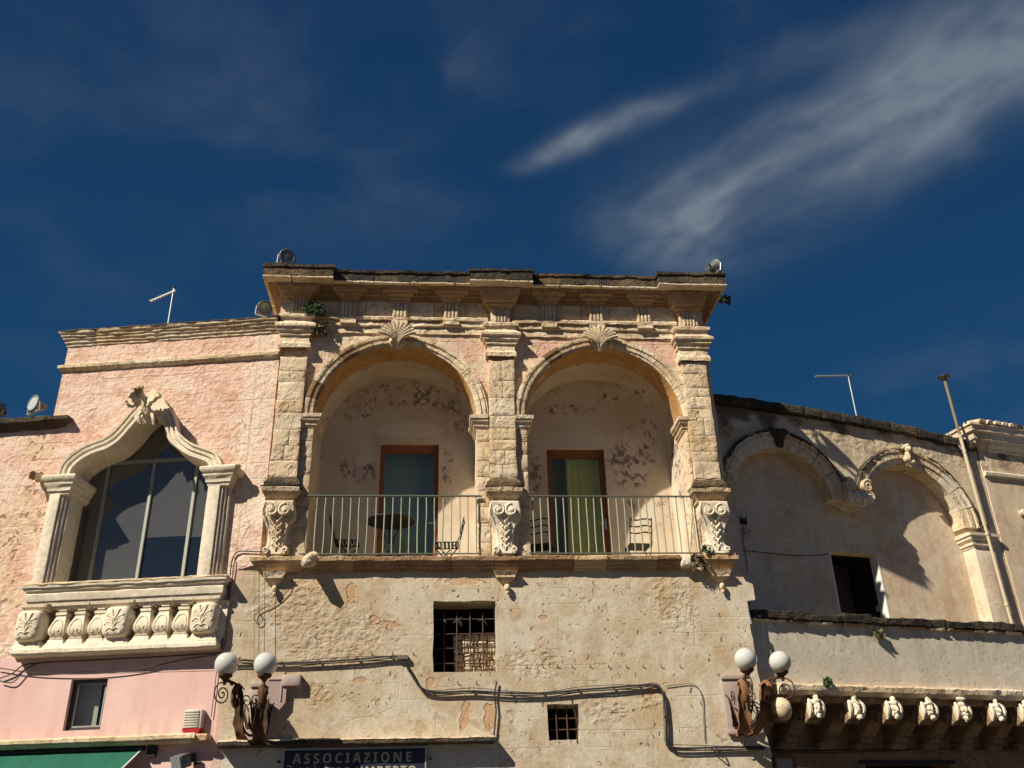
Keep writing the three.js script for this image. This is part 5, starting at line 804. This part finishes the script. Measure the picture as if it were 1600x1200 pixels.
// wall lamps with two globes
function lamp(px, py, targets, iron, label) {
  const [u0, v0] = A.p(px, py, 0), g = thing('wall_lamp', A, [u0, v0, 0], 0, label, 'wall lamp');
  const plate = blockGeo(-0.17, 0.17, -0.42, 0.42, -0.02, 0.05, 0.015, 0.2);
  part(g, 'wall_plate', [fin(plate), block(-0.185, 0.185, 0.36, 0.43, 0.04, 0.075, { amp: 0.004 }), block(-0.185, 0.185, -0.43, -0.36, 0.04, 0.075, { amp: 0.004 })], M.boxPaint);
  for (const [x, y, w, rr] of targets) {
    const [tu, tv] = A.p(x, y, w), G = new THREE.Vector3(tu - u0, tv - v0, w), dir = new THREE.Vector3(G.x, 0, G.z), L = dir.length(); dir.normalize();
    const at = (s, y2, side = 0) => new THREE.Vector3(dir.x * s - dir.z * side, y2, dir.z * s + dir.x * side), b = G.y - rr;
    part(g, 'globe', new THREE.SphereGeometry(rr, 32, 22).translate(G.x, G.y, G.z), M.globe);
    part(g, 'globe_holder', new THREE.LatheGeometry([[0.02, -0.12], [0.03, -0.06], [0.05, -0.04], [0.095, -0.01], [0.1, 0.02], [0.09, 0.035], [0.0, 0.02]].map(([p, q]) => new THREE.Vector2(p, q)), 20).translate(G.x, b + 0.005, G.z), M.rustDark);
    // sheet-iron leaf arm that sweeps down, out and up and curls over below the globe
    const leaf = (P, wid, th, seg, seed) => { // hollow leaf: a strip across the arm, its edges lifted and ragged
      const c = new THREE.CatmullRomCurve3(P), pos = [], side = new THREE.Vector3(-dir.z, 0, dir.x), row = [];
      for (let i = 0; i <= seg; i++) { const t = i / seg, p = c.getPointAt(t), tn = c.getTangentAt(t), nm = tn.clone().cross(side).normalize(), wd = wid(t) * (1 + 0.1 * Math.sin(t * 30 + seed)), q = []; for (let j = 0; j <= 6; j++) { const x = j / 3 - 1; q.push(p.clone().addScaledVector(side, x * wd).addScaledVector(nm, x * x * wd * 0.55)); } for (let j = 6; j >= 0; j--) { const x = j / 3 - 1; q.push(p.clone().addScaledVector(side, x * wd * 0.97).addScaledVector(nm, x * x * wd * 0.55 + th)); } row.push(q); }
      for (let i = 0; i < seg; i++) for (let j = 0; j < 14; j++) { const k = (j + 1) % 14, A_ = row[i][j], B_ = row[i + 1][j], C_ = row[i + 1][k], D_ = row[i][k]; for (const v of [A_, B_, C_, A_, C_, D_]) pos.push(v.x, v.y, v.z); }
      return fin(gridGeo(pos), { amp: 0.008, freq: 12, crease: 0.9 });
    };
    const wave = (t) => 0.03 + 0.066 * Math.sin(Math.PI * Math.min(1, 0.12 + t * 0.95));
    part(g, 'leaf_arm', leaf([at(0.03, -0.40), at(L * 0.22, -0.40), at(L * 0.42, -0.28), at(L * 0.5, b - 0.4), at(L * 0.53, b - 0.2), at(L * 0.64, b - 0.09), at(L * 0.76, b - 0.13)], wave, 0.016, 40, 1), iron);
    part(g, 'leaf_curl', leaf([at(L * 0.54, b - 0.12), at(L * 0.68, b - 0.06), at(L * 0.78, b - 0.16), at(L * 0.77, b - 0.33), at(L * 0.68, b - 0.41), at(L * 0.6, b - 0.35), at(L * 0.63, b - 0.27)], (t) => 0.075 - 0.025 * t, 0.014, 34, 2), iron);
    part(g, 'arm_core', tubeGeo([at(0.02, -0.3), at(L * 0.3, -0.3), at(L * 0.5, -0.12), at(L * 0.55, b - 0.2), at(L * 0.75, b - 0.07), at(L, b - 0.06)], 0.018, 30, 7), M.rustDark);
    for (const s of [-1, 1]) part(g, 'leaf_sprig', leaf([at(0.05, -0.32, s * 0.04), at(L * 0.2, -0.16, s * 0.09), at(L * 0.26, 0.02, s * 0.13), at(L * 0.2, 0.12, s * 0.17)], (t) => 0.05 * (1 - t * 0.8), 0.01, 16, 3 + s), M.rustDark);
    part(g, 'arm_tip', tubeGeo([at(L * 0.8, b - 0.1), at(L * 0.92, b - 0.04), at(L, b - 0.06)], 0.022, 10, 6), M.rustDark);
    const sp = []; for (let k = 0; k <= 50; k++) { const t = k / 50, a = Math.PI / 2 + 0.3 - t * 2.2 * 2 * Math.PI, q = mix(0.165, 0.012, Math.pow(t, 0.85)); sp.push(at(L + 0.02 + q * Math.cos(a), b - 0.24 + q * Math.sin(a))); }
    part(g, 'wire_scroll', tubeGeo(sp, 0.0105, 120, 5), M.rustDark);
    for (const s of [-1, 1]) part(g, 'side_scroll', tubeGeo(spiral(0, 0, 0.12, 0.012, 1.6, -1.2, s, 0, 36).map(([x, y]) => at(L * 0.3 + x, b - 0.28 + y, s * 0.09)), 0.009, 80, 5), M.rustDark);
  }
  part(g, 'supply_wire', tubeGeo([[0.03, -0.3, 0.1], [0.06, -0.5, 0.16], [0.0, -0.6, 0.12]], 0.008, 16, 5), M.greyCable);
  return g;
}
lamp(408, 1115, [[354, 1038, 0.57, 0.168], [415, 1038, 0.85, 0.165]], M.rustDark, 'rusty iron wall lamp with two white globes beside the pink wall');
lamp(1148, 1101, [[1165, 1030, 0.85, 0.164], [1219, 1034, 0.57, 0.162]], M.rust, 'rusty iron wall lamp with two white globes beside the terrace brackets');

// floodlights on the roof edges
function floodlight(F, [px, py, w], yaw, pitch, rr, lensM, label) {
  const [u, v] = F.p(px, py, w), g = thing('floodlight', F, [u, v, w], yaw, label, 'floodlight'), tilt = (x) => x.rotateX(-pitch);
  const lathe = (pts) => new THREE.LatheGeometry(pts.map(([a, b]) => new THREE.Vector2(a * rr, b * rr)), 28).rotateX(Math.PI / 2);
  part(g, 'housing', tilt(lathe([[0, -1.0], [0.42, -0.98], [0.5, -0.85], [0.62, -0.6], [0.9, -0.1], [0.98, 0.0]])), M.grey);
  part(g, 'bezel', tilt(lathe([[0.98, -0.06], [1.06, -0.04], [1.06, 0.08], [0.98, 0.1], [0.84, 0.09], [0.82, 0.04]])), M.grey);
  part(g, 'lens', tilt(lathe([[0, 0.09], [0.5, 0.075], [0.83, 0.05]])), lensM);
  part(g, 'reflector', tilt(lathe([[0, -0.55], [0.3, -0.5], [0.6, -0.3], [0.82, 0.03]])), M.lightGrey);
  for (const s of [-1, 1]) part(g, 'bracket_arm', [bar([s * rr * 1.12, 0, -rr * 0.1], [s * rr * 1.12, -rr * 1.15, -rr * 0.3], 0.016)], M.galv);
  part(g, 'bracket_foot', box(-rr * 1.15, rr * 1.15, -rr * 1.2, -rr * 1.1, -rr * 0.5, -rr * 0.1), M.galv);
  part(g, 'control_box', tilt(box(-rr * 0.4, rr * 0.4, -rr * 0.35, rr * 0.35, -rr * 1.55, -rr * 0.98)), M.grey);
}
const lensDim = plain('clouded_lens', 0.2, 0.22, 0.2, 0.15, 0.1), lensPale = plain('pale_lens', 0.5, 0.52, 0.5, 0.12, 0.1);
floodlight(A, [449, 401, 0.2], 0.5, -0.1, 0.142, lensDim, 'round grey floodlight on the upper left corner of the black cornice');
floodlight(A, [414, 481, -0.15], 0.55, -0.15, 0.13, M.glass, 'round dark floodlight tucked under the left end of the cornice');
floodlight(A, [1118, 418, 0.0], 2.0, 0.35, 0.15, lensDim, 'grey floodlight on the upper right corner of the cornice, seen from behind');
floodlight(B, [52, 630, 0.05], -0.45, 0.0, 0.145, lensPale, 'round grey floodlight with a pale lens on the low pink wall');
floodlight(B, [-4, 640, -0.1], -2.2, 0.0, 0.14, lensDim, 'dark floodlight cut off by the left edge of the picture');

// television aerials
function aerial(F, base, top, boomA, boomB, w, label) {
  const P = (q, dw = 0) => F.q(q[0], q[1], w + dw), o = P(base), g = thing('roof_aerial', F, [o.x, o.y - 0.6, w], 0, label, 'aerial'), rel = (q, dw = 0) => { const p = P(q, dw); return [p.x - o.x, p.y - o.y + 0.6, p.z - w]; };
  const t = rel(top); part(g, 'mast', bar([t[0], 0, 0], t, 0.017, 8), M.galv);
  const a = rel(boomA), b = rel(boomB); part(g, 'boom', bar(a, b, 0.018, 6), M.galv);
  for (let k = 0; k < 9; k++) { const s = k / 8, x = mix(a[0], b[0], s), y = mix(a[1], b[1], s), z = mix(a[2], b[2], s), L = 0.02 + 0.008 * s; part(g, 'element', bar([x, y, z - L * 2], [x, y, z + L * 2], 0.005, 5), M.lightGrey); }
  part(g, 'clamp', ball(t[0], t[1], t[2], 0.03, 0.035, 0.03, 8), M.blackIron);
}
aerial(B, [267, 506], [272, 449], [274, 454], [235, 471], -0.9, 'thin metal aerial on the roof of the pink house');
aerial(D, [1339, 650], [1325, 586], [1328, 587], [1275, 588], -1.6, 'thin metal aerial above the arcade roof');

// flue pipe
{
  const w = FW + 0.12, pts = [[1476, 594], [1505, 690], [1545, 838], [1582, 973]].map(([x, y]) => D.q(x, y, w)), u = pts[3].x, g = thing('flue_pipe', D, [u, 0, w], 0, 'tall thin cream flue pipe with a flat cap beside the arcade', 'pipe');
  const top = pts[0].y, du = pts[0].x - u; const L = (v) => [du * (v - 4) / (top - 4), v, 0];
  const cream = plain('cream_pipe', 0.50, 0.42, 0.28, 0.8);
  part(g, 'pipe', fin(bar(L(4), L(7.0), 0.03, 12)), cream); part(g, 'pipe', fin(bar(L(7.0), L(9.1), 0.036, 12)), cream); part(g, 'pipe', fin(bar(L(9.1), L(top), 0.032, 12)), plain('stained_pipe', 0.22, 0.165, 0.10, 0.85));
  for (const v of [7.0, 8.75, 9.1, 5.6]) part(g, 'collar', fin(bar(L(v - 0.03), L(v + 0.03), 0.042, 12)), cream);
  part(g, 'cap', new THREE.CylinderGeometry(0.13, 0.13, 0.02, 20).translate(L(top)[0], top + 0.07, 0), M.blackIron);
  for (const a of [0, 2.1, 4.2]) part(g, 'cap_stay', bar([L(top)[0] + 0.045 * Math.cos(a), top - 0.02, 0.045 * Math.sin(a)], [L(top)[0] + 0.06 * Math.cos(a), top + 0.07, 0.06 * Math.sin(a)], 0.006, 4), M.blackIron);
  part(g, 'wall_bracket', bar([L(8.75)[0] - 0.02, 8.75, 0], [L(8.75)[0] - 0.2, 9.2, -0.1], 0.02), M.galv);
}

// boxes on the walls
{ const [u, v] = A.p(455, 1063, 0.1), g = thing('junction_box', A, [u, v, 0], 0, 'small mauve junction box high on the plaster right of the lamp', 'junction box'); part(g, 'box_body', fin(blockGeo(-0.14, 0.14, -0.085, 0.085, -0.01, 0.1, 0.012, 0.1)), M.boxPaint); part(g, 'box_lid', fin(blockGeo(-0.13, 0.13, -0.076, 0.076, 0.1, 0.112, 0.006, 0.1)), tinted(M.boxPaint, 0.4, 0.31, 0.27)); part(g, 'inlet', bar([-0.1, 0.08, 0.05], [-0.1, 0.14, 0.05], 0.018), M.greyCable); }
{ const [u, v] = A.p(432, 1085, 0.05), g = thing('meter_box', A, [u, v, 0], 0, 'mauve metal box with cut corners on the wall behind the left globe lamp', 'meter box'); part(g, 'cover', slab([[-0.16, 0.2], [0.1, 0.2], [0.14, 0.16], [0.14, -0.12], [0.03, -0.26], [-0.16, -0.26]], [], 0, 0.07, { bevel: 0.012 }), M.boxPaint); part(g, 'cover_rib', [bar([-0.12, 0.21, 0.07], [0.1, 0.21, 0.07], 0.03), bar([0.07, 0.17, 0.085], [0.07, -0.1, 0.085], 0.012)], M.boxPaint); }
{ const [u, v] = B.p(301, 1127, 0.1), g = thing('alarm_siren', B, [u, v, 0], 0, 'cream louvred alarm siren with a red lower half on the pink wall', 'alarm');
  part(g, 'casing', fin(blockGeo(-0.135, 0.135, -0.1, 0.16, 0, 0.12, 0.012, 0.1)), M.cream);
  for (let k = 0; k < 7; k++) part(g, 'louvre', fin(blockGeo(-0.125, 0.095, -0.09 + k * 0.035, -0.066 + k * 0.035, 0.12, 0.135, 0.004, 0.2)), M.cream);
  part(g, 'red_lens', slab([[-0.135, -0.1], [0.135, -0.1], [0.1, -0.165], [-0.1, -0.165]], [], 0, 0.12, { bevel: 0.006 }), M.red); }

// sign under the ledge
{
  const l = A.u(443, 1175, 0.05), e = A.u(666, 1175, 0.05), t = A.v(550, 1169, 0.05), H = 0.86, W = e - l, g = thing('club_sign', A, [l, t - H, 0], 0, 'dark blue sign with cream capitals under the stone ledge', 'sign');
  const cv = document.createElement('canvas'); cv.width = 1024; cv.height = Math.round(1024 * H / W); const x = cv.getContext('2d');
  x.fillStyle = '#1a1c30'; x.fillRect(0, 0, cv.width, cv.height);
  x.fillStyle = '#a9a284'; x.textBaseline = 'alphabetic';
  const line = (s, x0, x1, y, size) => { x.font = `bold ${size}px sans-serif`; const ws = [...s].map((c) => x.measureText(c).width), sum = ws.reduce((a, b) => a + b, 0), gap = (x1 - x0 - sum) / (s.length - 1); let p = x0; [...s].forEach((c, i) => { x.fillText(c, p, y); p += ws[i] + gap; }); };
  line('ASSOCIAZIONE', 62, 930, 94, 96); line('PRINCIPE UMBERTO', 46, 962, 184, 86);
  const tex = new THREE.CanvasTexture(cv); tex.colorSpace = THREE.SRGBColorSpace;
  const face = new THREE.PlaneGeometry(W - 0.03, H - 0.03).translate(W / 2, H / 2, 0.052), fm = new THREE.MeshStandardMaterial({ map: tex, roughness: 0.55 }); fm.name = 'sign_print';
  part(g, 'board', box(0.01, W - 0.01, 0.01, H - 0.01, 0.01, 0.048), plain('sign_board', 0.012, 0.013, 0.03, 0.6));
  part(g, 'lettering', face, fm);
  part(g, 'frame', [box(0, 0.016, 0, H, 0.0, 0.06), box(W - 0.016, W, 0, H, 0, 0.06), box(0.016, W - 0.016, H - 0.014, H, 0, 0.06), box(0.016, W - 0.016, 0, 0.014, 0, 0.06)], M.lightGrey);
  part(g, 'fixing', [bar([-0.06, H - 0.16, 0.0], [-0.06, H - 0.16, 0.05], 0.02), bar([W + 0.06, H - 0.16, 0.0], [W + 0.06, H - 0.16, 0.05], 0.02)], M.blackIron);
}
// green awning and the lamp under it
{
  const e = B.u(221, 1169, 0.05), t = B.v(221, 1169, 0.05), g = thing('shop_awning', B, [e, t, 0], 0, 'dark green shop awning under the pink ledge', 'awning');
  const pos = [], n = 24; for (let k = 0; k < n; k++) for (let j = 0; j < 6; j++) { const P = (a, b) => { const s = b / 6; return [-a / n * 5, -0.02 - s * 0.62 - 0.03 * Math.sin(s * 3.1), 0.06 + s * 1.15]; }; pos.push(...P(k, j), ...P(k + 1, j), ...P(k + 1, j + 1), ...P(k, j), ...P(k + 1, j + 1), ...P(k, j + 1)); }
  part(g, 'cloth', fin(gridGeo(pos)), M.awning);
  part(g, 'side_bar', bar([0.01, -0.03, 0.07], [0.01, -0.68, 1.21], 0.014, 6), M.whitePaint);
  part(g, 'roller', bar([-5, 0.0, 0.06], [0.05, 0.0, 0.06], 0.035, 10), M.blackIron);
  part(g, 'front_bar', bar([-5, -0.66, 1.22], [0.02, -0.66, 1.22], 0.02, 8), M.whitePaint);
  part(g, 'arm_bracket', box(0.1, 0.22, -0.12, 0.1, 0.0, 0.08), M.blackIron);
}
{
  const [u, v] = B.p(282, 1190, 0.25), g = thing('spotlight', B, [u, v, 0.25], -0.5, 'small louvred grey spotlight on the wall beside the awning', 'spotlight');
  const tl = (x) => x.rotateX(0.35);
  part(g, 'housing', tl(fin(blockGeo(-0.11, 0.11, -0.09, 0.09, -0.1, 0.06, 0.015, 0.1))), M.grey);
  for (let k = 0; k < 7; k++) part(g, 'louvre', tl(box(-0.1 + k * 0.03, -0.088 + k * 0.03, -0.085, 0.085, 0.06, 0.085)), M.lightGrey);
  part(g, 'rear_box', tl(box(-0.06, 0.06, -0.06, 0.06, -0.22, -0.1)), M.blackIron);
  part(g, 'wall_arm', bar([0.05, -0.02, -0.2], [0.12, 0.0, -0.26], 0.02), M.blackIron);
}
{ const [u, v] = D.p(1226, 1186, FW + 0.05), g = thing('notice_board', D, [u, v - 0.25, FW + 0.015], 0, 'small notice in a brown wooden frame below the first bracket', 'notice'); part(g, 'sheet', box(-0.16, 0.16, -0.2, 0.26, 0.01, 0.02), plain('notice_paper', 0.3, 0.3, 0.28, 0.8)); part(g, 'frame', [box(-0.2, -0.16, -0.24, 0.3, 0, 0.035), box(0.16, 0.2, -0.24, 0.3, 0, 0.035), box(-0.16, 0.16, 0.26, 0.3, 0, 0.035), box(-0.16, 0.16, -0.24, -0.2, 0, 0.035)], M.wood); }

// cables
function cable(F, strands, label, parts = 'strand') {
  const p0 = F.q(...strands[0].p[0], strands[0].w ?? 0.06), g = thing('cable', F, [p0.x, p0.y, p0.z], 0, label, 'cable');
  for (const s of strands) { const P = s.p.map(([x, y, w]) => F.q(x, y, w ?? s.w ?? 0.06).sub(p0)); part(g, parts, tubeGeo(P, s.r ?? 0.01, P.length * 8, 5), s.m ?? M.cable); }
  return g;
}
const run1 = [[338, 1036], [372, 1032], [440, 1036], [500, 1034], [560, 1030], [612, 1026], [626, 1028], [640, 1048], [660, 1076], [676, 1081], [740, 1080], [800, 1083], [850, 1083], [905, 1078], [960, 1074], [1000, 1071], [1026, 1071], [1034, 1080], [1040, 1120], [1043, 1164], [1052, 1168], [1120, 1168], [1195, 1168]];
const off = (l, dy, k = 0) => l.map(([x, y], i) => [x + dy * (i > 16 && i < 20 ? 0.9 : 0.2), y + dy + k * Math.sin(i * 1.9)]);
{
  const g = cable(A, [{ p: run1, r: 0.014, w: 0.05 }, { p: off(run1, 3, 0.6), r: 0.009, w: 0.055 }, { p: off(run1.slice(1), -3, 2), r: 0.005, w: 0.04 }], 'bundle of black cables that steps across the cream wall under the barred window');
  const o = A.q(...run1[0], 0.07); part(g, 'clip', run1.slice(2, 22).map(([x, y]) => { const q = A.q(x, y, 0.06).sub(o); return ball(q.x, q.y, q.z, 0.022, 0.022, 0.03, 6); }), M.cable);
  const q = A.q(627, 1028, 0.07).sub(o); part(g, 'joint_cover', box(q.x - 0.06, q.x + 0.1, q.y - 0.02, q.y + 0.04, -0.07, 0.02), M.greyCable);
}
cable(A, [{ p: [[776, 1065], [773, 1085], [775, 1110], [773, 1135], [771, 1158]], r: 0.012, w: 0.04 }], 'short black cable dropping to the end of the stone ledge');
cable(A, [{ p: [[1040, 1072], [1085, 1070], [1096, 1085], [1099, 1120], [1101, 1158]], r: 0.006, w: 0.02, m: M.greyCable }, { p: [[1110, 1168], [1122, 1178], [1130, 1184], [1126, 1172]], r: 0.01, w: 0.07 }], 'thin wire dropping down the wall left of the globe lamp by the terrace');
cable(A, [{ p: [[415, 745], [414, 880], [413, 1022]], r: 0.004, w: 0.12 }, { p: [[398, 880], [397, 1030]], r: 0.003, w: 0.05, m: M.greyCable }, { p: [[458, 903], [448, 925], [425, 945], [408, 952], [398, 962], [403, 976], [410, 970], [404, 955]], r: 0.005, w: 0.03 }], 'thin loose wires hanging down above the lamp beside the pink wall');
cable(B, [{ p: [[436, 862], [400, 862], [370, 863], [364, 872], [358, 915], [352, 960], [346, 1015]], r: 0.010, w: 0.03 }, { p: [[367, 874], [361, 920], [355, 960], [349, 1015], [342, 1022]], r: 0.007, w: 0.03, m: M.greyCable }], 'dark cable running down where the pink wall meets the cream one');
cable(B, [{ p: [[345, 1020], [250, 1026], [150, 1031], [60, 1036], [35, 1040], [20, 1052], [0, 1060]], r: 0.010, w: 0.04 }, { p: [[338, 1023], [290, 1030], [220, 1045], [160, 1052], [90, 1053], [40, 1050], [-5, 1043]], r: 0.008, w: 0.05 }, { p: [[60, 1036], [42, 1044], [20, 1066], [0, 1064]], r: 0.009, w: 0.05 }, { p: [[345, 1022], [340, 1040], [335, 1080], [330, 1120]], r: 0.006, w: 0.03 }, { p: [[340, 1045], [260, 1047], [120, 1050]], r: 0.003, w: 0.02 }], 'sagging black cables under the pink house balustrade');
cable(D, [{ p: [[1198, 1172], [1260, 1173], [1330, 1172], [1420, 1171], [1500, 1170], [1610, 1168]], r: 0.013, w: FW + 0.1 }, { p: [[1198, 1175], [1280, 1176], [1380, 1174], [1460, 1170], [1610, 1171]], r: 0.007, w: FW + 0.1 }], 'black cable strung along the wall below the masks');
cable(D, [{ p: [[1160, 860], [1200, 864], [1250, 868], [1296, 866]], r: 0.008, w: RW + 0.03 }, { p: [[1160, 822], [1162, 850], [1167, 880], [1168, 895]], r: 0.007, w: RW + 0.03 }, { p: [[1160, 822], [1166, 835], [1172, 828]], r: 0.006, w: RW + 0.04 }], 'thin dark wires on the shaded plaster under the first blind arch');
cable(A, [{ p: [[1169, 955], [1174, 975]], r: 0.018, w: 0.02, m: M.galv }, { p: [[1190, 1165], [1199, 1172], [1206, 1180], [1196, 1184]], r: 0.010, w: 0.05, m: M.galv }], 'short pale conduit at the broken edge of the cream wall');
{ const [u, v] = D.p(1163, 814, RW + 0.06), g = thing('wall_fixture', D, [u, v, RW], 0, 'small dark electric fixture on the shaded arcade plaster', 'electric fixture'); part(g, 'base', box(-0.06, 0.06, -0.05, 0.05, 0, 0.06), M.blackIron); part(g, 'prong', [bar([-0.05, 0.05, 0.05], [-0.08, 0.1, 0.06], 0.01), bar([0.05, 0.05, 0.05], [0.06, 0.1, 0.06], 0.01)], M.blackIron); }

// iron hooks left in the wall
{
  let first = null;
  const put = (x, y, label, group) => {
    const o = first ? first.clone() : thing('iron_hook', A, [0, 0, 0], 0, label, 'hook', group);
    if (!first) { first = o; part(o, 'shank', tubeGeo([[0, 0.02, -0.01], [0, 0.02, 0.05], [0.004, 0.045, 0.06]], 0.008, 10, 5), M.iron); part(o, 'tail', bar([0, 0.015, 0.012], [0.012, -0.03, 0.012], 0.007, 5), M.iron); } else { o.name = numbered('iron_hook'); scene.add(o); o.userData = { label, category: 'hook', group }; }
    const [u, v] = A.p(x, y, 0.03); o.position.copy(A.world(u, v, 0)); o.scale.setScalar(0.62); return o;
  };
  const ORD = ['first', 'second', 'third', 'fourth', 'fifth', 'sixth', 'seventh', 'eighth', 'ninth', 'tenth'];
  for (const [i, x] of [823, 848, 871, 894, 922, 951, 979, 1005, 1033, 1063].entries()) put(x, 1041, `rusty iron hook, ${ORD[i]} from the left in the long row right of the barred window`, 'hooks in the row right of the barred window');
  for (const [i, x] of [580, 613, 645].entries()) put(x, 1021, `rusty iron hook, ${ORD[i]} from the left of three left of the barred window`, 'hooks left of the barred window');
  for (const [i, x] of [715, 744].entries()) put(x, 1067, `rusty iron hook under the barred window, the ${['left', 'right'][i]} one of two`, 'hooks under the barred window');
}
// plants in the joints
function tuft(F, [px, py, w], n, R_, drop, dry, label, seed, name = 'wall_plant') {
  const [u, v] = F.p(px, py, w), g = thing(name, F, [u, v, w], 0, label, 'plant'), r = rng(seed), leaf = [], stem = [];
  for (let k = 0; k < n; k++) {
    const a = r() * 6.28, e = (r() - 0.25) * 1.6, L = R_ * (0.35 + 0.65 * r()), d = new THREE.Vector3(Math.cos(a) * Math.cos(e), Math.sin(e), Math.abs(Math.sin(a)) * Math.cos(e) * 0.7), tip = d.clone().multiplyScalar(L); tip.y -= drop * r() * R_;
    if (k % 4 === 0) stem.push(tubeGeo([[0, 0, 0], tip.clone().multiplyScalar(0.5).add(new THREE.Vector3(0, 0.02, 0)), tip], 0.004, 5, 4));
    for (let j = 0; j < 3; j++) { const c = tip.clone().multiplyScalar(0.55 + 0.45 * r()), s = 0.014 + 0.02 * r(), x = new THREE.Vector3(r() - 0.5, r() - 0.5, r() - 0.5).normalize().multiplyScalar(s), y = new THREE.Vector3(r() - 0.5, r() - 0.5, r() - 0.5).normalize().multiplyScalar(s * 1.8); const A_ = c.clone().sub(y), B_ = c.clone().add(x), C_ = c.clone().add(y), D_ = c.clone().sub(x); for (const q of [A_, B_, C_, A_, C_, D_]) leaf.push(q.x, q.y, q.z); }
  }
  part(g, 'stem', stem, M.dryLeaf); part(g, 'foliage', fin(gridGeo(leaf), { crease: 0 }), dry ? M.dryLeaf : M.leaf);
}
tuft(A, [492, 486, 0.16], 260, 0.22, 0.3, false, 'green weed growing on the architrave beside the left pilaster', 301);
tuft(A, [500, 512, 0.10], 90, 0.2, 1.2, true, 'dry weed hanging below the green one at the left pilaster', 302);
tuft(A, [1131, 468, -0.3], 90, 0.14, 0.8, false, 'dark weed under the right end of the cornice', 303);
tuft(A, [1105, 861, 0.14], 60, 0.12, 0.2, false, 'green weed at the foot of the right scroll bracket', 304);
tuft(A, [1090, 872, 0.12], 80, 0.18, 1.2, true, 'dry straggling weed by the broken sill stone', 305);
tuft(D, [1293, 1067, 0.1], 70, 0.1, 0.4, false, 'small green weed on the moulding under the terrace parapet', 306);
tuft(D, [1372, 990, 0.05], 40, 0.12, 0.6, true, 'dry weed hanging from the broken terrace coping', 307);

renderer.render(scene, camera);
